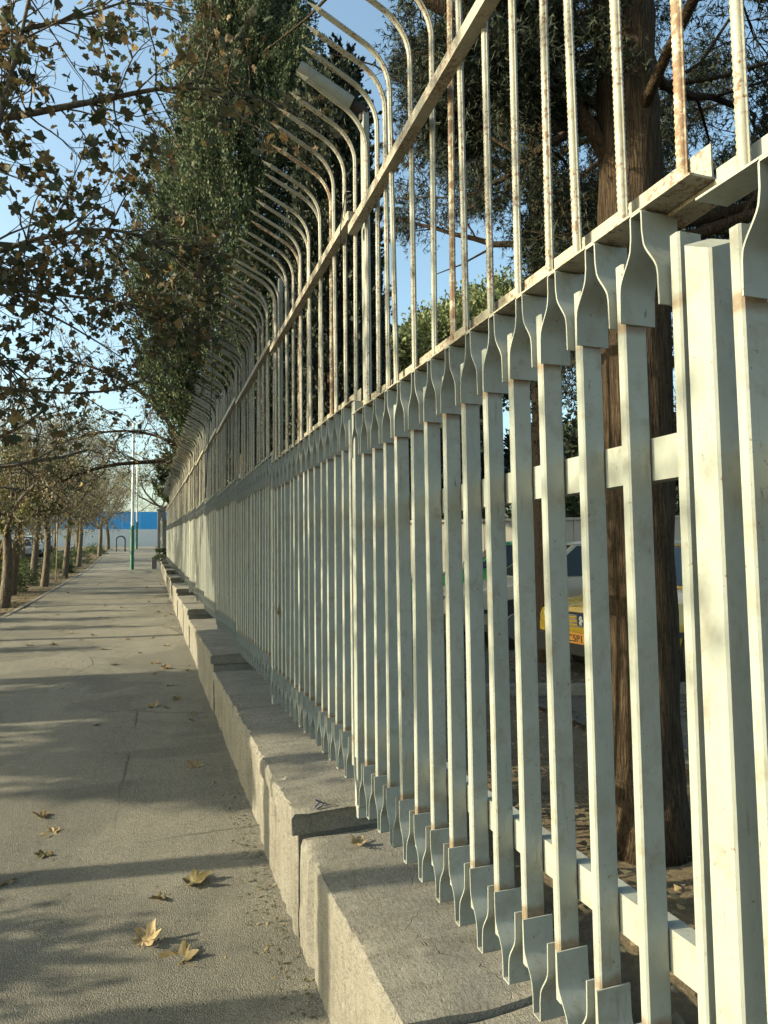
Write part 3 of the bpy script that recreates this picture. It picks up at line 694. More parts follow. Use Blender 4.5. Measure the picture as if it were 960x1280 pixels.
# ------------------------------------------------------------------ cypresses behind the fence
def cypress(x, y, z, H, rad, label, n=5200, seed=0, lean=(0, 0), leaf=.10, mat=CYP_LEAF, prof=None, low=.0, per=34, name='cypress_tree', big=1.0):
    r = np.random.default_rng(seed); root = empty(name, (x, y, z)); tag(root, label, 'tree')
    t = r.uniform(low, 1, n); a = r.uniform(0, 2 * np.pi, n)
    R_ = rad * (np.clip(1.5 * (1 - t) ** .74, 0, 1) * np.clip(.5 + (t - low) * 4.5, 0, 1)); lob = 1 + .16 * np.sin(a * 5 + t * 9 + seed) + .13 * np.sin(a * 11 - t * 23) + .1 * np.sin(t * 41 + a * 3)
    q = r.uniform(.35, 1, n) ** .45; C = np.stack([np.cos(a) * R_ * lob * q, np.sin(a) * R_ * lob * q, t * H], 1)
    C[:, 0] += lean[0] * t * H; C[:, 1] += lean[1] * t * H
    up = np.stack([np.cos(a) * .55, np.sin(a) * .55, np.ones(n)], 1); up = unit(up + r.normal(size=up.shape) * .22)
    s = r.uniform(.12, .34, (n, 1, 1)) * big; k = r.uniform(0, 1, (n, per, 1)); sp = (1 - k * .75) * .22
    Pp = C[:, None, :] + up[:, None, :] * k * s * 2.6 + r.normal(size=(n, per, 3)) * sp * s * 1.0
    Dd = up[:, None, :] + r.normal(size=(n, per, 3)) * .42
    P = Pp.reshape(-1, 3); D = Dd.reshape(-1, 3)
    tag(link('crown', leaf_mesh('crown', P, D, leaf * r.uniform(.6, 1.3, len(P)), *SIMPLE, mat), root), kind='stuff')
    m = MB(); m.tube([(lean[0] * s_ * H, lean[1] * s_ * H, s_ * H * .95 - .1) for s_ in np.linspace(0, 1, 8)], [rad * .12 * (1.25 - s_) for s_ in np.linspace(0, 1, 8)], 10, wob=.05)
    for k_ in range(46):
        t_ = r.uniform(max(low, .05), .9); a_ = r.uniform(0, 6.28); Rr = rad * min(1, 1.28 * (1 - t_) ** .62) * .6; z_ = t_ * H * .95
        m.tube([(lean[0] * t_ * H, lean[1] * t_ * H, z_ - .5), (lean[0] * t_ * H + math.cos(a_) * Rr * .55, math.sin(a_) * Rr * .55, z_), (lean[0] * t_ * H + math.cos(a_) * Rr, math.sin(a_) * Rr, z_ + .7)], [.05, .03, .01], 5)
    m.build('trunk', DBARK, root, True); return root
cypress(2.15, 15.4, gz(2, 15.4), 15.5, 2.25, 'huge bushy grey-green cypress rising behind the curved spikes, left of the sky gap', 4600, 1, leaf=.068, per=105, low=.215, big=1.5)
cypress(3.2, 12.3, gz(3, 12.3), 10.0, .78, 'dark narrow cypress directly right of the huge one behind the fence', 2200, 2, leaf=.10, mat=DARK_LEAF)
cypress(4.36, 15.4, gz(6, 15), 12.7, .7, 'slender cypress tip showing in the sky behind the broken pipe arm', 1800, 3, leaf=.14, mat=DARK_LEAF)
cypress(3.4, 24, gz(3, 24), 11, 1.7, 'cypress behind the fence far along the path, its foliage over the last spikes', 2600, 4, leaf=.13, low=.3)
cypress(2.6, 33, gz(3, 33), 8, 2.0, 'farthest bushy conifer leaning over the end of the fence', 2000, 5, leaf=.16, low=.3)

# the low conifer branches that arch from behind the fence over the path
ar = empty('arching_tree', (1.9, 20.5, gz(1.9, 20.5))); tag(ar, 'tree behind the fence whose dark bare limbs arch left over the path', 'tree')
polys, tips = [], []; rnd = random.Random(77)
bb = Vector((1.9, 20.5, gz(1.9, 20.5)))
polys.append(([bb + Vector((-.05 * s, 0, 3.2 * s)) for s in np.linspace(0, 1, 7)], [.17 * (1.2 - .4 * s) for s in np.linspace(0, 1, 7)], 0))
zt = bb.z + 2.9
acfg = dict(wander=.2, lift=[0, 0, 0, -.02], taper=.3, kids=[0, 0, 5, 4], start=.1, angle=.7, ratio=.5, rr=.4, rmin=.006, max=4)
for pts, r0 in [([(1.85, 20.5, zt), (1.0, 20.4, zt + .75), (-.2, 20.3, zt + .75), (-1.4, 20.1, zt + .50), (-2.8, 20.0, zt - .15)], .10),
                ([(1.85, 20.5, zt + .2), (.9, 20.6, zt + 1.4), (.0, 20.6, zt + 2.6), (-1.3, 20.8, zt + 3.4), (-2.6, 21, zt + 3.7)], .09),
                ([(1.85, 20.5, zt + .1), (.8, 20.9, zt + 1.3), (-.2, 21.2, zt + 1.75), (-1.4, 21.3, zt + 1.7), (-2.6, 21.4, zt + 1.3)], .06)]:
    pl = arc(pts, r0, .02); polys.append(pl)
    for k in range(3, len(pl[0]) - 1):
        for _ in range(2):
            dd = (pl[0][k + 1] - pl[0][k]).normalized() + Vector((rnd.gauss(0, .6), rnd.gauss(0, .6), rnd.gauss(0.1, .6)))
            grow(polys, tips, pl[0][k], dd, rnd.uniform(.6, 1.3), .018, 2, rnd, acfg)
limbs(polys, bb, (10, 8, 5, 4, 3)).build('trunk', DBARK, ar, True)
P, D, S = tipleaves(tips, .35, .06, .08, 78); tag(link('crown', leaf_mesh('crown', P - np.array(bb), D, S, *SIMPLE, BROWN_LEAF), ar), kind='stuff')

# ------------------------------------------------------------------ big conifer close behind the fence (right)
cb = Vector((2.25, 2.75, gz(2.25, 2.75) - .05)); ct = empty('conifer_tree', cb)
tag(ct, 'big dark conifer with a fibrous brown trunk standing just behind the fence', 'tree')
polys, tips = [], []; rnd = random.Random(31)
tz = np.linspace(0, 1, 34)
polys.append(([cb + Vector((.04 * math.sin(s * 5), .05 * math.sin(s * 4 + 1), 7.5 * s)) for s in tz], [(.165 * (1 + .45 * max(0, 1 - s * 14)) * (1.0 if s < .4 else 1 - .55 * (s - .4) / .6)) for s in tz], 0))
ccfg = dict(bare=lambda p: (p.x < .43 * p.y + .72 and p.z < 1.75 + .47 * p.y and p.y > 3.2) or p.x < .345 * p.y + .05, wander=.14, lift=[0, .01, -.015, -.03, -.04], taper=.35, kids=[0, 8, 6, 5], start=.2, angle=.75, ratio=.5, rr=.45, rmin=.004, max=4)
limbdirs = [((-1, .25, .1), 3.9, .8, .03), ((-1, 0, .3), 4.2, .9, .03), ((-.8, .5, .3), 4.5, 1.0, .03), ((-1, .1, .0), 4.6, .9, .03), ((-.9, .3, .6), 3.5, .8, .03), ((-.25, 1, .75), 3.6, 3.0, .06), ((.3, 1, .35), 2.7, 2.6, .05), ((-.4, .5, 1.2), 3.2, 2.8, .075), ((.9, .1, .7), 2.9, 3.2, .07), ((.8, .55, .35), 2.4, 3.2, .06), ((1, -.3, .5), 2.9, 3.0, .06),
            ((-.2, -.9, .6), 3.5, 2.6, .05), ((.2, 1, .9), 3.6, 3.6, .06), ((-.3, .8, .9), 4.4, 2.6, .06), ((.7, .8, .8), 4.0, 3.2, .06), ((.9, .6, .1), 3.1, 2.8, .05), ((.1, 1, .3), 4.1, 2.6, .05),
            ((.5, .9, .15), 2.9, 2.8, .05), ((-.5, .1, .8), 4.8, 1.6, .05), ((.4, .9, .5), 5.2, 3.0, .05), ((.9, .2, .3), 4.8, 3.0, .05), ((1, -.1, .15), 2.3, 2.6, .05), ((.3, -.8, .9), 4.8, 2.6, .05)]
for dv, hz, L, r in limbdirs: r *= .6; grow(polys, tips, cb + Vector((.04 * math.sin(hz / 7.5 * 5), .05 * math.sin(hz / 7.5 * 4 + 1), hz)), Vector(dv), L, r, 1, rnd, ccfg)
limbs(polys, cb, (18, 8, 6, 4, 3), .09).build('trunk', CBARK, ct, True)
P, D, S = tipleaves(tips, 4.2, .05, .066, 32, .5)
tag(link('crown', leaf_mesh('crown', P - np.array(cb), D, S, *SPRAY, DARK_LEAF), ct), kind='stuff')
print('conifer tips', len(tips), 'leaves', len(P))
# its neighbour further back fills the sky between the bars
cb2 = Vector((4.5, 7.2, gz(4.5, 7.2))); ct2 = empty('conifer_tree', cb2); tag(ct2, 'second dark conifer behind the big trunk, its drooping sprays against the sky', 'tree')
polys, tips = [], []; rnd = random.Random(47)
polys.append(([cb2 + Vector((0, 0, 8 * s)) for s in tz], [.15 * (1 - .6 * s) for s in tz], 0))
for k in range(17):
    a = k * 2.4; hz = 4.9 + k * .22; grow(polys, tips, cb2 + Vector((0, 0, hz)), Vector((math.cos(a), math.sin(a), .35)), 1.9 - .03 * k, .045, 1, rnd, ccfg)
limbs(polys, cb2, (10, 6, 4, 3, 3)).build('trunk', DBARK, ct2, True)
P, D, S = tipleaves(tips, 3.0, .06, .075, 48, .5); tag(link('crown', leaf_mesh('crown', P - np.array(cb2), D, S, *SPRAY, DARK_LEAF), ct2), kind='stuff')

# ------------------------------------------------------------------ background greenery beyond the parking ground
def roundtree(x, y, H, rad, label, seed, mat, n=2600, leaf=.2, name='round_tree'):
    r = np.random.default_rng(seed); z = gz(x, y); root = empty(name, (x, y, z)); tag(root, label, 'tree', 'trees beyond the parking ground')
    nb = 14; cen = unit(r.normal(size=(nb, 3))) * np.array([rad, rad, rad * .6]) * .6; u = unit(r.normal(size=(n, 3))); bi = r.integers(0, nb, n)
    C = cen[bi] + u * rad * .48 * r.uniform(.6, 1, (n, 1)) + np.array([0, 0, H - rad * .9])
    P = np.repeat(C, 22, 0) + r.normal(size=(n * 22, 3)) * rad * .055; D = unit(np.repeat(u, 22, 0) + r.normal(size=P.shape) * .6)
    tag(link('crown', leaf_mesh('crown', P, D, leaf * r.uniform(.5, 1.3, len(P)), *SIMPLE, mat), root), kind='stuff')
    m = MB().tube([(0, 0, -.2), (.1, 0, H * .4), (0, .1, H - rad)], [.25, .2, .12], 8, wob=.05)
    for k in range(9):
        c = cen[k]; m.tube([(0, .05, H * .45), (c[0] * .5, c[1] * .5, H - rad * 1.1), (c[0], c[1], H - rad * .9 + c[2])], [.12, .07, .03], 5)
    m.build('trunk', GBARK, root, True)
roundtree(12.7, 24.5, 12.1, 3.3, 'rounded olive-green tree in the sky gap behind the fence', 301, ROUND_LEAF, 3600, .17)
roundtree(9.4, 25.5, 9.7, 2.1, 'smaller rounded tree left of the olive-green one', 302, ROUND_LEAF, 1900, .17)
for i, (x, y, H, rd) in enumerate([(9, 21, 6.0, 2.4), (13.5, 19, 6.4, 2.6), (18, 17, 6.6, 2.8), (22.5, 13, 7.5, 3.2), (17, 9, 8.0, 3.0), (5.2, 22, 5.5, 2.0)]):
    roundtree(x, y, H, rd, ['dark low tree behind the beige car', 'dark tree behind the middle of the parking ground', 'dark tree behind the white cars', 'dark tree at the right end of the parking ground',
        'tall dark tree seen above the near pickets', 'dark bush-like tree behind the fence middle'][i], 310 + i, DARK_LEAF, 1500, .2, 'dark_tree')
# low pale wall with a hedge on top, behind the cars
lw = empty('garden_wall', (12, 15.5, gz(12, 15.5) + .45), R(-26)); tag(lw, 'low pale garden wall behind the parked cars', 'wall')
WALLM = m_plain('cream_wall_paint', (.42, .39, .32), .85)
for k in range(9): MB().box((-10.8 + k * 2.4, -.12, -.8), (-10.8 + k * 2.4 + 2.385, .12, 1.55)).build('wall_bay', WALLM, lw)
for k in range(9): MB().box((-10.8 + k * 2.4, -.17, 1.552), (-10.8 + k * 2.4 + 2.38, .17, 1.62)).build('coping', WALLM, lw)
hd = np.random.default_rng(5); P = np.stack([hd.uniform(-10.5, 10.8, 22000), hd.normal(0, .22, 22000), hd.uniform(0, 1, 22000) ** 1.3 * .8 + 1.55], 1)
hg = empty('hedge', (12.1, 15.9, gz(12, 15.5) + .45), R(-26)); tag(hg, 'straggly green hedge standing along the top of the low pale wall', 'hedge')
tag(link('foliage', leaf_mesh('foliage', P, hd.normal(size=P.shape) + np.array([0, 0, .6]), .11, *SIMPLE, SHRUB_LEAF), hg), kind='stuff')
# kerb across the parking ground
pk2 = empty('parking_kerb', (0, 0, 0)); tag(pk2, kind='structure')
a, b_ = Vector((1.9, 6.2, 0)), Vector((10, 3.6, 0)); dkk = (b_ - a) / 9; ang = math.atan2(dkk.y, dkk.x)
for k in range(9):
    c = a + dkk * (k + .5); MB().box((-.44, -.07, -.1), (.44, .07, .10), bev=.01).build('kerb_stone', KERB_M, pk2, loc=(c.x, c.y, gz(c.x, c.y)), rot=(0, 0, ang))

# ------------------------------------------------------------------ cars
GLASS = m_plain('dark_window_glass', (.02, .028, .028), .15, 0, .35, dirt=.1); TYRE = m_plain('tyre_rubber', (.018, .018, .018), .85); RIM = m_plain('steel_rim', (.30, .30, .30), .4, .6)
BLACKP = m_plain('black_plastic', (.02, .02, .02), .5); LAMP = m_plain('headlamp_glass', (.55, .56, .52), .12, 0, .9); REDL = m_plain('tail_lamp', (.30, .015, .01), .2)
def make_car(x, y, head, body, label, cat='car', name='parked_car', scale=1.0, bonnet=None, plate=False, group='cars standing behind the fence', estate=False):
    zz = gz(x, y) + .012 if x > 0 else g(y) - .09
    root = empty(name, (x, y, zz), head); tag(root, label, cat, group); root.scale = (scale,) * 3
    st = [(2.16, .34, .60, .70), (2.10, .25, .70, .79), (1.9, .22, .76, .82), (1.0, .20, .88, .835), (.8, .2, .91, .84), (-1.3, .2, .93, .84), (-1.6, .2, .93, .835), (-2.0, .24, .90, .81), (-2.12, .28, .84, .78), (-2.17, .36, .74, .70)]
    vs = []; ring = None
    for u, zb, zt_, w_ in st:
        h = zt_ - zb; r_ = [(w_ * .86, zb), (w_ * .98, zb + h * .18), (w_, zb + h * .5), (w_ * .985, zb + h * .78), (w_ * .93, zt_ - .02), (w_ * .84, zt_)]
        rr2 = r_ + [(0, zt_ + .025)] + [(-a_, c_) for a_, c_ in reversed(r_)]; n = len(rr2)
        vs += [(u, a_, c_) for a_, c_ in rr2]
    fs = [(i * n + k, i * n + (k + 1) % n, (i + 1) * n + (k + 1) % n, (i + 1) * n + k) for i in range(len(st) - 1) for k in range(n)]
    fs += [tuple(range(n)), tuple((len(st) - 1) * n + k for k in range(n - 1, -1, -1))]
    me = MB().add(vs, fs); bo = me.build('body', body, root, True, 28)
    bm = bmesh.new(); bm.from_mesh(bo.data); bmesh.ops.recalc_face_normals(bm, faces=bm.faces); bm.to_mesh(bo.data); bm.free()
    rz = 1.40; f0, f1, r1_, r0_ = 1.02, .30, (-1.55 if estate else -1.02), (-2.0 if estate else -1.72)
    bot = [(f0, .72, .90), (f0, -.72, .90), (r0_, -.70, .92), (r0_, .70, .92)]; top = [(f1, .56, rz - .03), (f1, -.56, rz - .03), (r1_, -.56, rz - .03), (r1_, .56, rz - .03)]
    MB().add(bot + top, [(0, 1, 5, 4), (1, 2, 6, 5), (2, 3, 7, 6), (3, 0, 4, 7)]).build('pillars', body, root)
    rv = [(f1 + .03, .57, rz - .035), (f1 + .03, -.57, rz - .035), (r1_ - .03, -.57, rz - .035), (r1_ - .03, .57, rz - .035), (f1 - .12, .45, rz + .01), (f1 - .12, -.45, rz + .01), (r1_ + .12, -.45, rz + .01), (r1_ + .12, .45, rz + .01)]
    MB().add(rv, [(0, 4, 5, 1), (1, 5, 6, 2), (2, 6, 7, 3), (3, 7, 4, 0), (4, 7, 6, 5), (0, 1, 2, 3)]).build('roof', body, root, True, 40)
    def pane(nm, q, off, inset=.09):
        q = [Vector(p) for p in q]; c = sum(q, Vector()) / len(q); q = [p.lerp(c, inset) + Vector(off) for p in q]; MB().add(q, [(0, 1, 2, 3)]).build(nm, GLASS, root)
    pane('windscreen', [bot[0], bot[1], top[1], top[0]], (.006, 0, .006)); pane('rear_window', [bot[2], bot[3], top[3], top[2]], (-.006, 0, .006))
    for sg in (1, -1):
        A = Vector((f0 - .1, .72 * sg, .91)); B = Vector((r0_ + .12, .705 * sg, .93)); Cc = Vector((r1_, .56 * sg, rz - .04)); Dd = Vector((f1, .56 * sg, rz - .04))
        m1b, m1t = A.lerp(B, .42), Dd.lerp(Cc, .36); m2b, m2t = A.lerp(B, .46), Dd.lerp(Cc, .42); m3b, m3t = A.lerp(B, .80), Dd.lerp(Cc, .90)
        pane('side_window', [A, m1b, m1t, Dd], (0, .006 * sg, 0), .08); pane('side_window', [m2b, m3b, m3t, m2t], (0, .006 * sg, 0), .08)
        for wx in (1.32, -1.28):
            MB().tube([(wx, sg * .60, .29), (wx, sg * .845, .29)], .36, 24).build('wheel_arch', BLACKP, root, True, 40)
            w_ = MB().tube([(wx, sg * .68, .29), (wx, sg * .70, .29), (wx, sg * .84, .29), (wx, sg * .856, .29)], [.27, .295, .295, .27], 26).build('wheel', TYRE, root, True, 40)
            MB().tube([(wx, sg * .84, .29), (wx, sg * .866, .29), (wx, sg * .858, .29)], [.19, .17, .05], 18).build('rim', RIM, w_, True, 30)
        MB().tube([(.86, sg * .76, .95), (.80, sg * .92, 1.0)], [.03, .075], 8).build('mirror', BLACKP, root, True, 40)
        MB().box((2.075, sg * .50 - .15, .52), (2.155, sg * .50 + .15, .66), bev=.02).build('headlight', LAMP, root)
        MB().box((-2.165, sg * .58 - .12, .60), (-2.10, sg * .58 + .12, .78), bev=.02).build('tail_light', REDL, root)
        MB().box((-1.9, sg * .842 - .008, .47), (1.9, sg * .842 + .008, .52)).build('side_strip', BLACKP, root)
        for hx in (.15, -.85): MB().box((hx - .09, sg * .845 - .015, .76), (hx + .09, sg * .845 + .015, .79)).build('door_handle', BLACKP, root)
        for hx in (.92, -.12, -1.18): MB().box((hx - .004, sg * .838 - .003, .30), (hx + .004, sg * .838 + .004, .90)).build('door_seam', BLACKP, root)
    MB().box((2.09, -.80, .24), (2.24, .80, .44), bev=.03).build('bumper', BLACKP, root); MB().box((-2.26, -.78, .26), (-2.10, .78, .48), bev=.03).build('bumper', BLACKP, root)
    gr = MB().box((2.10, -.33, .50), (2.150, .33, .67)).build('grille', BLACKP, root)
    for q in range(4): MB().box((2.15, -.32, .515 + q * .038), (2.162, .32, .530 + q * .038)).build('grille_bar', RIM, gr)
    if plate:
        pm = m_plain('orange_plate', (.75, .33, .05), .5); pl = MB().box((2.235, -.26, .36), (2.25, .26, .47)).build('number_plate', pm, root)
        fc = bpy.data.curves.new('plate_text', 'FONT'); fc.body = 'C5P1'; fc.size = .105; fc.align_x = 'CENTER'; fc.extrude = .002
        to = bpy.data.objects.new('plate_text', fc); col.objects.link(to); bpy.context.view_layer.update()
        tme = bpy.data.meshes.new_from_object(to); bpy.data.objects.remove(to); tme.materials.clear(); tme.materials.append(BLACKP)
        link('plate_characters', tme, pl, (2.253, 0, .378), (R(90), 0, R(90)))
        em = MB().box((2.166, -.06, .535), (2.176, .06, .655)).build('badge', m_plain('badge_blue', (.02, .03, .07), .3), root)
        L = [(-.01, 0), (.02, .0), (.012, .03), (.03, .035), (.04, .06), (.02, .055), (.02, .085), (.0, .10), (-.02, .085), (-.03, .06), (-.012, .05), (-.03, .02)]
        MB().add([(2.179, a_ , .542 + c_) for a_, c_ in L], [tuple(range(len(L)))]).build('badge_emblem', LAMP, em)
    return root
YEL = m_plain('taxi_yellow_paint', (.52, .34, .035), .25, 0, .6, .5); BEI = m_plain('beige_car_paint', (.40, .36, .27), .3, 0, .5, .4); WHI = m_plain('white_car_paint', (.62, .63, .62), .3, 0, .5, .4)
GRN = m_plain('green_car_paint', (.10, .36, .09), .3, 0, .5, .4); SIL = m_plain('silver_car_paint', (.36, .38, .40), .3, .4, .5, .4)
make_car(6.42, 6.38, math.atan2(-.1, -.98), YEL, 'yellow taxi with an orange number plate facing the fence', 'taxi', 'yellow_taxi', plate=True)
make_car(6.0, 8.75, math.atan2(.12, -.99), BEI, 'beige saloon car parked behind the yellow taxi', estate=True)
make_car(6.6, 11.6, math.atan2(.3, -.95), GRN, 'bright green taxi parked behind the beige car', 'taxi', 'green_taxi')
make_car(11.9, 9.6, math.atan2(.3, -.95), WHI, 'white car right of the big trunk, in front of the pale wall')
make_car(12.6, 12.6, math.atan2(.3, -.95), SIL, 'bluish silver car behind the beige car roof, closest to the pale wall')
make_car(-7.4, 47.2, R(96), SIL, 'silver car parked at the road seen between the leftmost trunks', group='cars parked along the road')
make_car(-7.6, 52.4, R(94), WHI, 'white car parked at the road behind the leaning trunk', group='cars parked along the road')
make_car(-7.5, 42.0, R(94), YEL, 'yellow car at the left picture edge behind the verge', group='cars parked along the road')
make_car(-7.6, 57.8, R(94), SIL, 'farthest grey car parked at the road, mostly behind trunks', group='cars parked along the road')

# ------------------------------------------------------------------ hoarding, poles, bollards, gate pillar
BLUE = m_plain('blue_sheet_paint', (.03, .30, .66), .5, dirt=.15); PALE = m_plain('pale_sheet_paint', (.55, .58, .58), .6, dirt=.2)
ho = empty('site_hoarding', (-12, 69.5, g(69.5))); tag(ho, 'blue and white sheet hoarding closing the far end of the path', 'hoarding')
for k in range(24):
    x = -24 + k * 1.6; MB().box((x, -.02, .0), (x + 1.585, .02, 1.62)).build('white_panel', PALE, ho); MB().box((x, -.03, 1.625), (x + 1.59, .01, 3.3)).build('blue_panel', BLUE, ho)
WP = m_plain('white_pole_paint', (.62, .62, .58), .6); GP = m_plain('green_pole_paint', (.02, .12, .07), .5)
def pole(x, y, label):
    r_ = empty('lamp_pole', (x, y, g(y))); tag(r_, label, 'pole', 'green and white poles on the path')
    MB().tube([(0, 0, -.1), (0, 0, 2.25)], [.10, .095], 14).build('green_base', GP, r_, True, 40); MB().tube([(0, 0, 2.25), (0, 0, 7.6)], [.075, .055], 12).build('shaft', WP, r_, True, 40)
    MB().tube([(0, 0, 2.2), (0, 0, 2.27)], [.102, .085], 14).build('collar', GP, r_, True, 40)
    MB().tube([(0, 0, 7.6), (-.3, 0, 8.0), (-1.0, 0, 8.15)], [.05, .045, .04], 8).build('arm', WP, r_, True, 40); MB().box((-1.5, -.11, 8.08), (-.95, .11, 8.2), bev=.03).build('lamp_head', PALE, r_)
pole(-.8, 37.9, 'nearer pole with dark green base and white shaft standing on the path'); pole(-.95, 61, 'farther slim green and white pole in front of the blue hoarding')
m = MB(); pts = [(-.32, 0, -.1), (-.32, 0, .9)] + [(-.32 * math.cos(q), 0, .9 + .3 * math.sin(q)) for q in np.linspace(.2, 2.94, 8)] + [(.32, 0, .9), (.32, 0, -.1)]
m.tube(pts, .055, 8); tag(m.build('hoop_barrier', m_plain('dark_steel', (.05, .06, .06), .6, .3), None, True, 50, loc=(-2.05, 57, g(57))), 'dark metal hoop barrier standing at the far end of the path', 'barrier')
gp = empty('gate_pillar', (.80, 40.3, g(40.3))); tag(gp, 'pale pillar beyond the far end of the fence', 'pillar')
MB().box((-.1, -.15, -.2), (.2, .15, 2.5), bev=.02).build('shaft', KERB_M, gp); MB().box((-.14, -.19, 2.505), (.24, .19, 2.6), bev=.02).build('cap', CONC, gp)
gp2 = empty('gate_pillar', (.72, 46.3, g(46.3))); tag(gp2, 'second pillar beyond the fence, farther and narrower in view', 'pillar')
MB().box((-.2, -.25, -.2), (.3, .25, 3.1), bev=.02).build('shaft', CONC, gp2); MB().box((-.25, -.3, 3.105), (.35, .3, 3.22), bev=.02).build('cap', CONC, gp2)
gt = empty('metal_gate', (.72, 41, g(43))); tag(gt, 'upright barred gate between the two far pillars', 'gate')
for k in range(26): MB().box((-.02, .3 + k * .18, .15), (.02, .34 + k * .18, 2.6)).build('bar', PAINT, gt)
for z in (.2, 1.4, 2.5): MB().box((-.026, .0, z), (-.022 + .0, 4.9, z + .06)).build('rail', PAINT, gt)
tag(MB().box((-.13, -.13, -.1), (.13, .13, .62), bev=.02).build('stone_bollard', CONC, None, loc=(.28, 38.3, g(38.3))), 'short pale stone bollard at the far end of the concrete wall', 'bollard')
shrub('weed', .62, 36.2, fz(36.2) + .02, .28, .75, 420, SHRUB_LEAF, 'small leafy weed growing on the far end of the concrete wall', .10, 400, cat='plant')

# trees that close the view beyond the hoarding
for i, (x, y, H) in enumerate([(-14, 78, 9), (-6, 80, 10), (1, 77, 9), (8, 74, 11), (-22, 76, 10)]):
    root = empty('bare_tree', (x, y, g(72)), i * 1.3); tag(root, ['bare tree behind the left part of the hoarding', 'tall bare tree behind the middle of the hoarding', 'bare tree behind the right end of the hoarding', 'bare tree beyond the end of the fence', 'bare tree behind the hoarding far left'][i], 'tree', 'bare trees behind the hoarding')
    s = H / 5.2; link('trunk', protos[i % 3][0], root, scale=(s, s, s)); tag(link('crown', protos[i % 3][1], root, scale=(s, s, s)), kind='stuff')

# unseen evergreens added across the road to shade the path and mid fence
roundtree(-9.2, 8.3, 7.6, 2.6, 'dense evergreen across the verge, outside the frame, shading the middle of the path', 330, DARK_LEAF, 3400, .2, 'shade_tree')
roundtree(-9.6, 10.2, 9.8, 2.5, 'tall evergreen beside the dense one, outside the frame, shading the fence panels', 331, DARK_LEAF, 3400, .2, 'shade_tree')

# ------------------------------------------------------------------ fallen leaves
fl = []
FL = m_leaf('fallen_plane_leaf', [(0, (.11, .10, .045)), (.4, (.22, .15, .075)), (1, (.36, .27, .14))], .2, obj=True)
for s in range(4):
    vs, fs = crumpled(20 + s, .42); m = MB().add(vs, fs).add([(-.28, -.012, .05), (-.28, .012, .05), (.1, .012, .0), (.1, -.012, .0)], [(0, 1, 2, 3)]); fl.append(m.mesh('fallen_leaf', FL, True))
big = [(.16, 2.83, .16, 'large pale curled plane leaf, lowest on the sunlit path'), (-.01, 3.0, .11, 'upright brown folded leaf left of the large pale one'), (.17, 3.47, .14, 'yellow green leaf with a long stalk in the sun'),
       (.10, 3.37, .10, 'pale leaf lying half under the yellow green leaf'), (-.45, 4.33, .11, 'green leaf in the shade at the left of the path'), (-.54, 4.59, .10, 'thin flat leaf just beyond the green one in the shade'),
       (-.49, 4.07, .09, 'small grey leaf just below the green one'), (-.62, 3.73, .10, 'bright leaf at the left picture edge in the sun'), (.3, 5.22, .12, 'single brown leaf in the shade near the concrete wall')]
for i, (x, y, s, lab) in enumerate(big):
    o = link('fallen_leaf', fl[i % 4], None, (x, y, g(y) + undul(x, y) + .006), (random.uniform(-.25, .25), random.uniform(-.2, .1) - (.5 if i == 1 else 0), random.uniform(0, 6.3)), (s, s, s * 1.0))
    tag(o, lab, 'leaf', 'fallen plane leaves')
o = link('fallen_leaf', fl[1], None, (.78, 2.68, .432), (.2, .1, 1.0), (.09, .07, .09)); tag(o, 'dry brown leaf lying on the concrete wall below the step', 'leaf', 'fallen plane leaves')
o = link('fallen_leaf', fl[2], None, (.828, 4.72, 1.22), (1.2, .5, .4), (.12, .10, .14)); tag(o, 'dry leaf caught between the pickets of the shaded panel', 'leaf', 'fallen plane leaves')
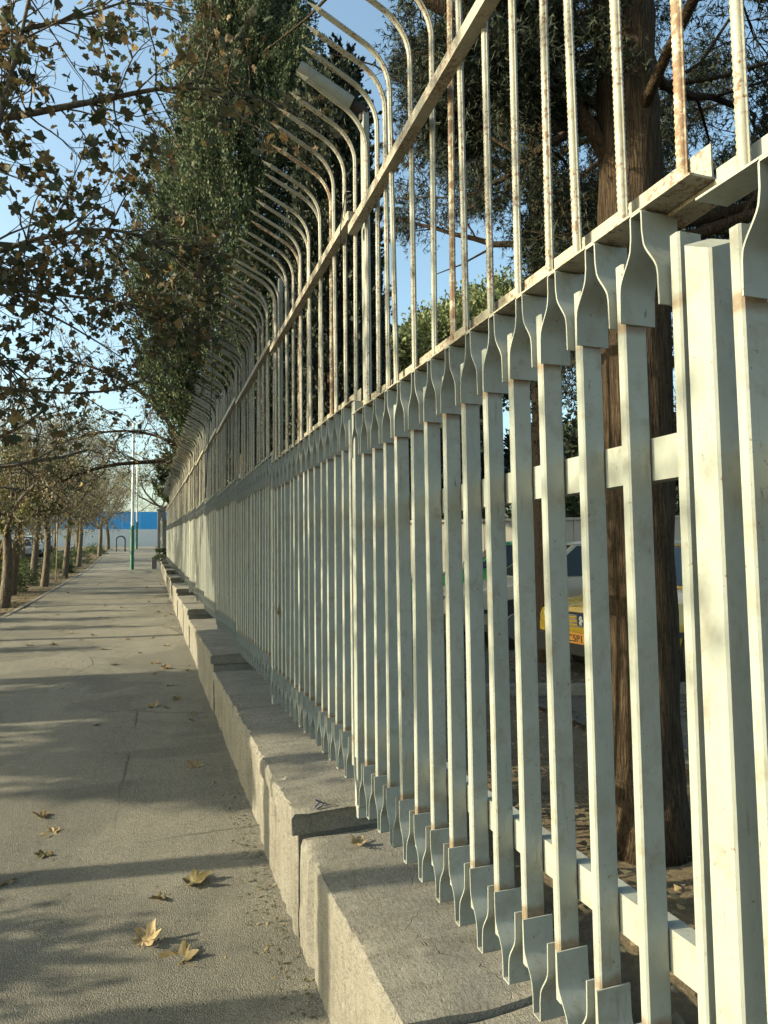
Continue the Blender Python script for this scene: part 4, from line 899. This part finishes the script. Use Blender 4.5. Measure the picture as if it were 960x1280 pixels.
for i in range(75):
    y = 6.5 + 24 * random.random() ** 1.5; x = random.uniform(-2.7, .5) if i % 3 else random.uniform(.0, .5)
    o = link('fallen_leaf', fl[i % 4], None, (x, y, g(y) + undul(x, y) + .006), (random.uniform(-.3, .3), random.uniform(-.2, .2), random.uniform(0, 6.3))); s = random.uniform(.07, .13); o.scale = (s, s, s)
    tag(o, 'dry plane leaf among many scattered on the path further away', 'leaf', 'scattered leaves further along the path')
# litter: crumbs, twigs and broken leaves
def litter(name, n, fx, fy, size, mat, seed, zo=.006):
    r = np.random.default_rng(seed); X = fx(r, n); Y = fy(r, n); Z = np.array([gz(a_, b2) + (undul(a_, b2) if a_ < .6 else 0) for a_, b2 in zip(X, Y)]) + zo
    P = np.stack([X, Y, Z], 1); D = np.stack([r.normal(size=n), r.normal(size=n), r.normal(size=n) * .12], 1); N = np.stack([r.normal(size=n) * .25, r.normal(size=n) * .25, np.ones(n)], 1)
    return tag(link(name, leaf_mesh(name, P, D, size * r.uniform(.4, 1.3, n), *SIMPLE, mat, N=N)), kind='stuff')
tag(litter('path_litter', 3000, lambda r, n: np.where(r.random(n) < .7, .57 - np.abs(r.normal(0, .07, n)), r.uniform(-2.8, .5, n)), lambda r, n: 2.2 + 34 * r.random(n) ** 1.4, .022, BROWN_LEAF, 501), 'small crumbs of dry leaf strewn over the path', 'litter')
tag(litter('verge_leaves', 9000, lambda r, n: r.uniform(-6, -3.05, n), lambda r, n: r.uniform(8, 60, n), .09, BROWN_LEAF, 502), 'dry leaves covering the soil of the left verge', 'leaf litter')
tag(litter('parking_leaves', 9000, lambda r, n: r.uniform(1.25, 5.5, n), lambda r, n: r.uniform(-1, 14, n), .06, BROWN_LEAF, 503, .02), 'dry leaves on the ground behind the fence', 'leaf litter')
r = np.random.default_rng(8)
# bit of dark plastic strap on the coping
m = MB(); pts = [(.665 + .05 * s + .018 * math.sin(s * 6.28), 2.90 + .055 * s, .519 + .028 * math.sin(s * 3.14)) for s in np.linspace(0, 1, 12)]
m.tube(pts, .003, 5); m.tube([(p[0] + .012, p[1] - .008, .519 + (p[2] - .519) * .3) for p in pts], .0025, 5); tag(m.build('cable_tie', m_plain('dark_blue_plastic', (.02, .025, .07), .4), None, True), 'short dark blue loop of cable tie lying on the edge of the concrete step', 'cable tie')
print('tris', sum(sum(len(p.vertices) - 2 for p in me_.polygons) * 1 for me_ in bpy.data.meshes))
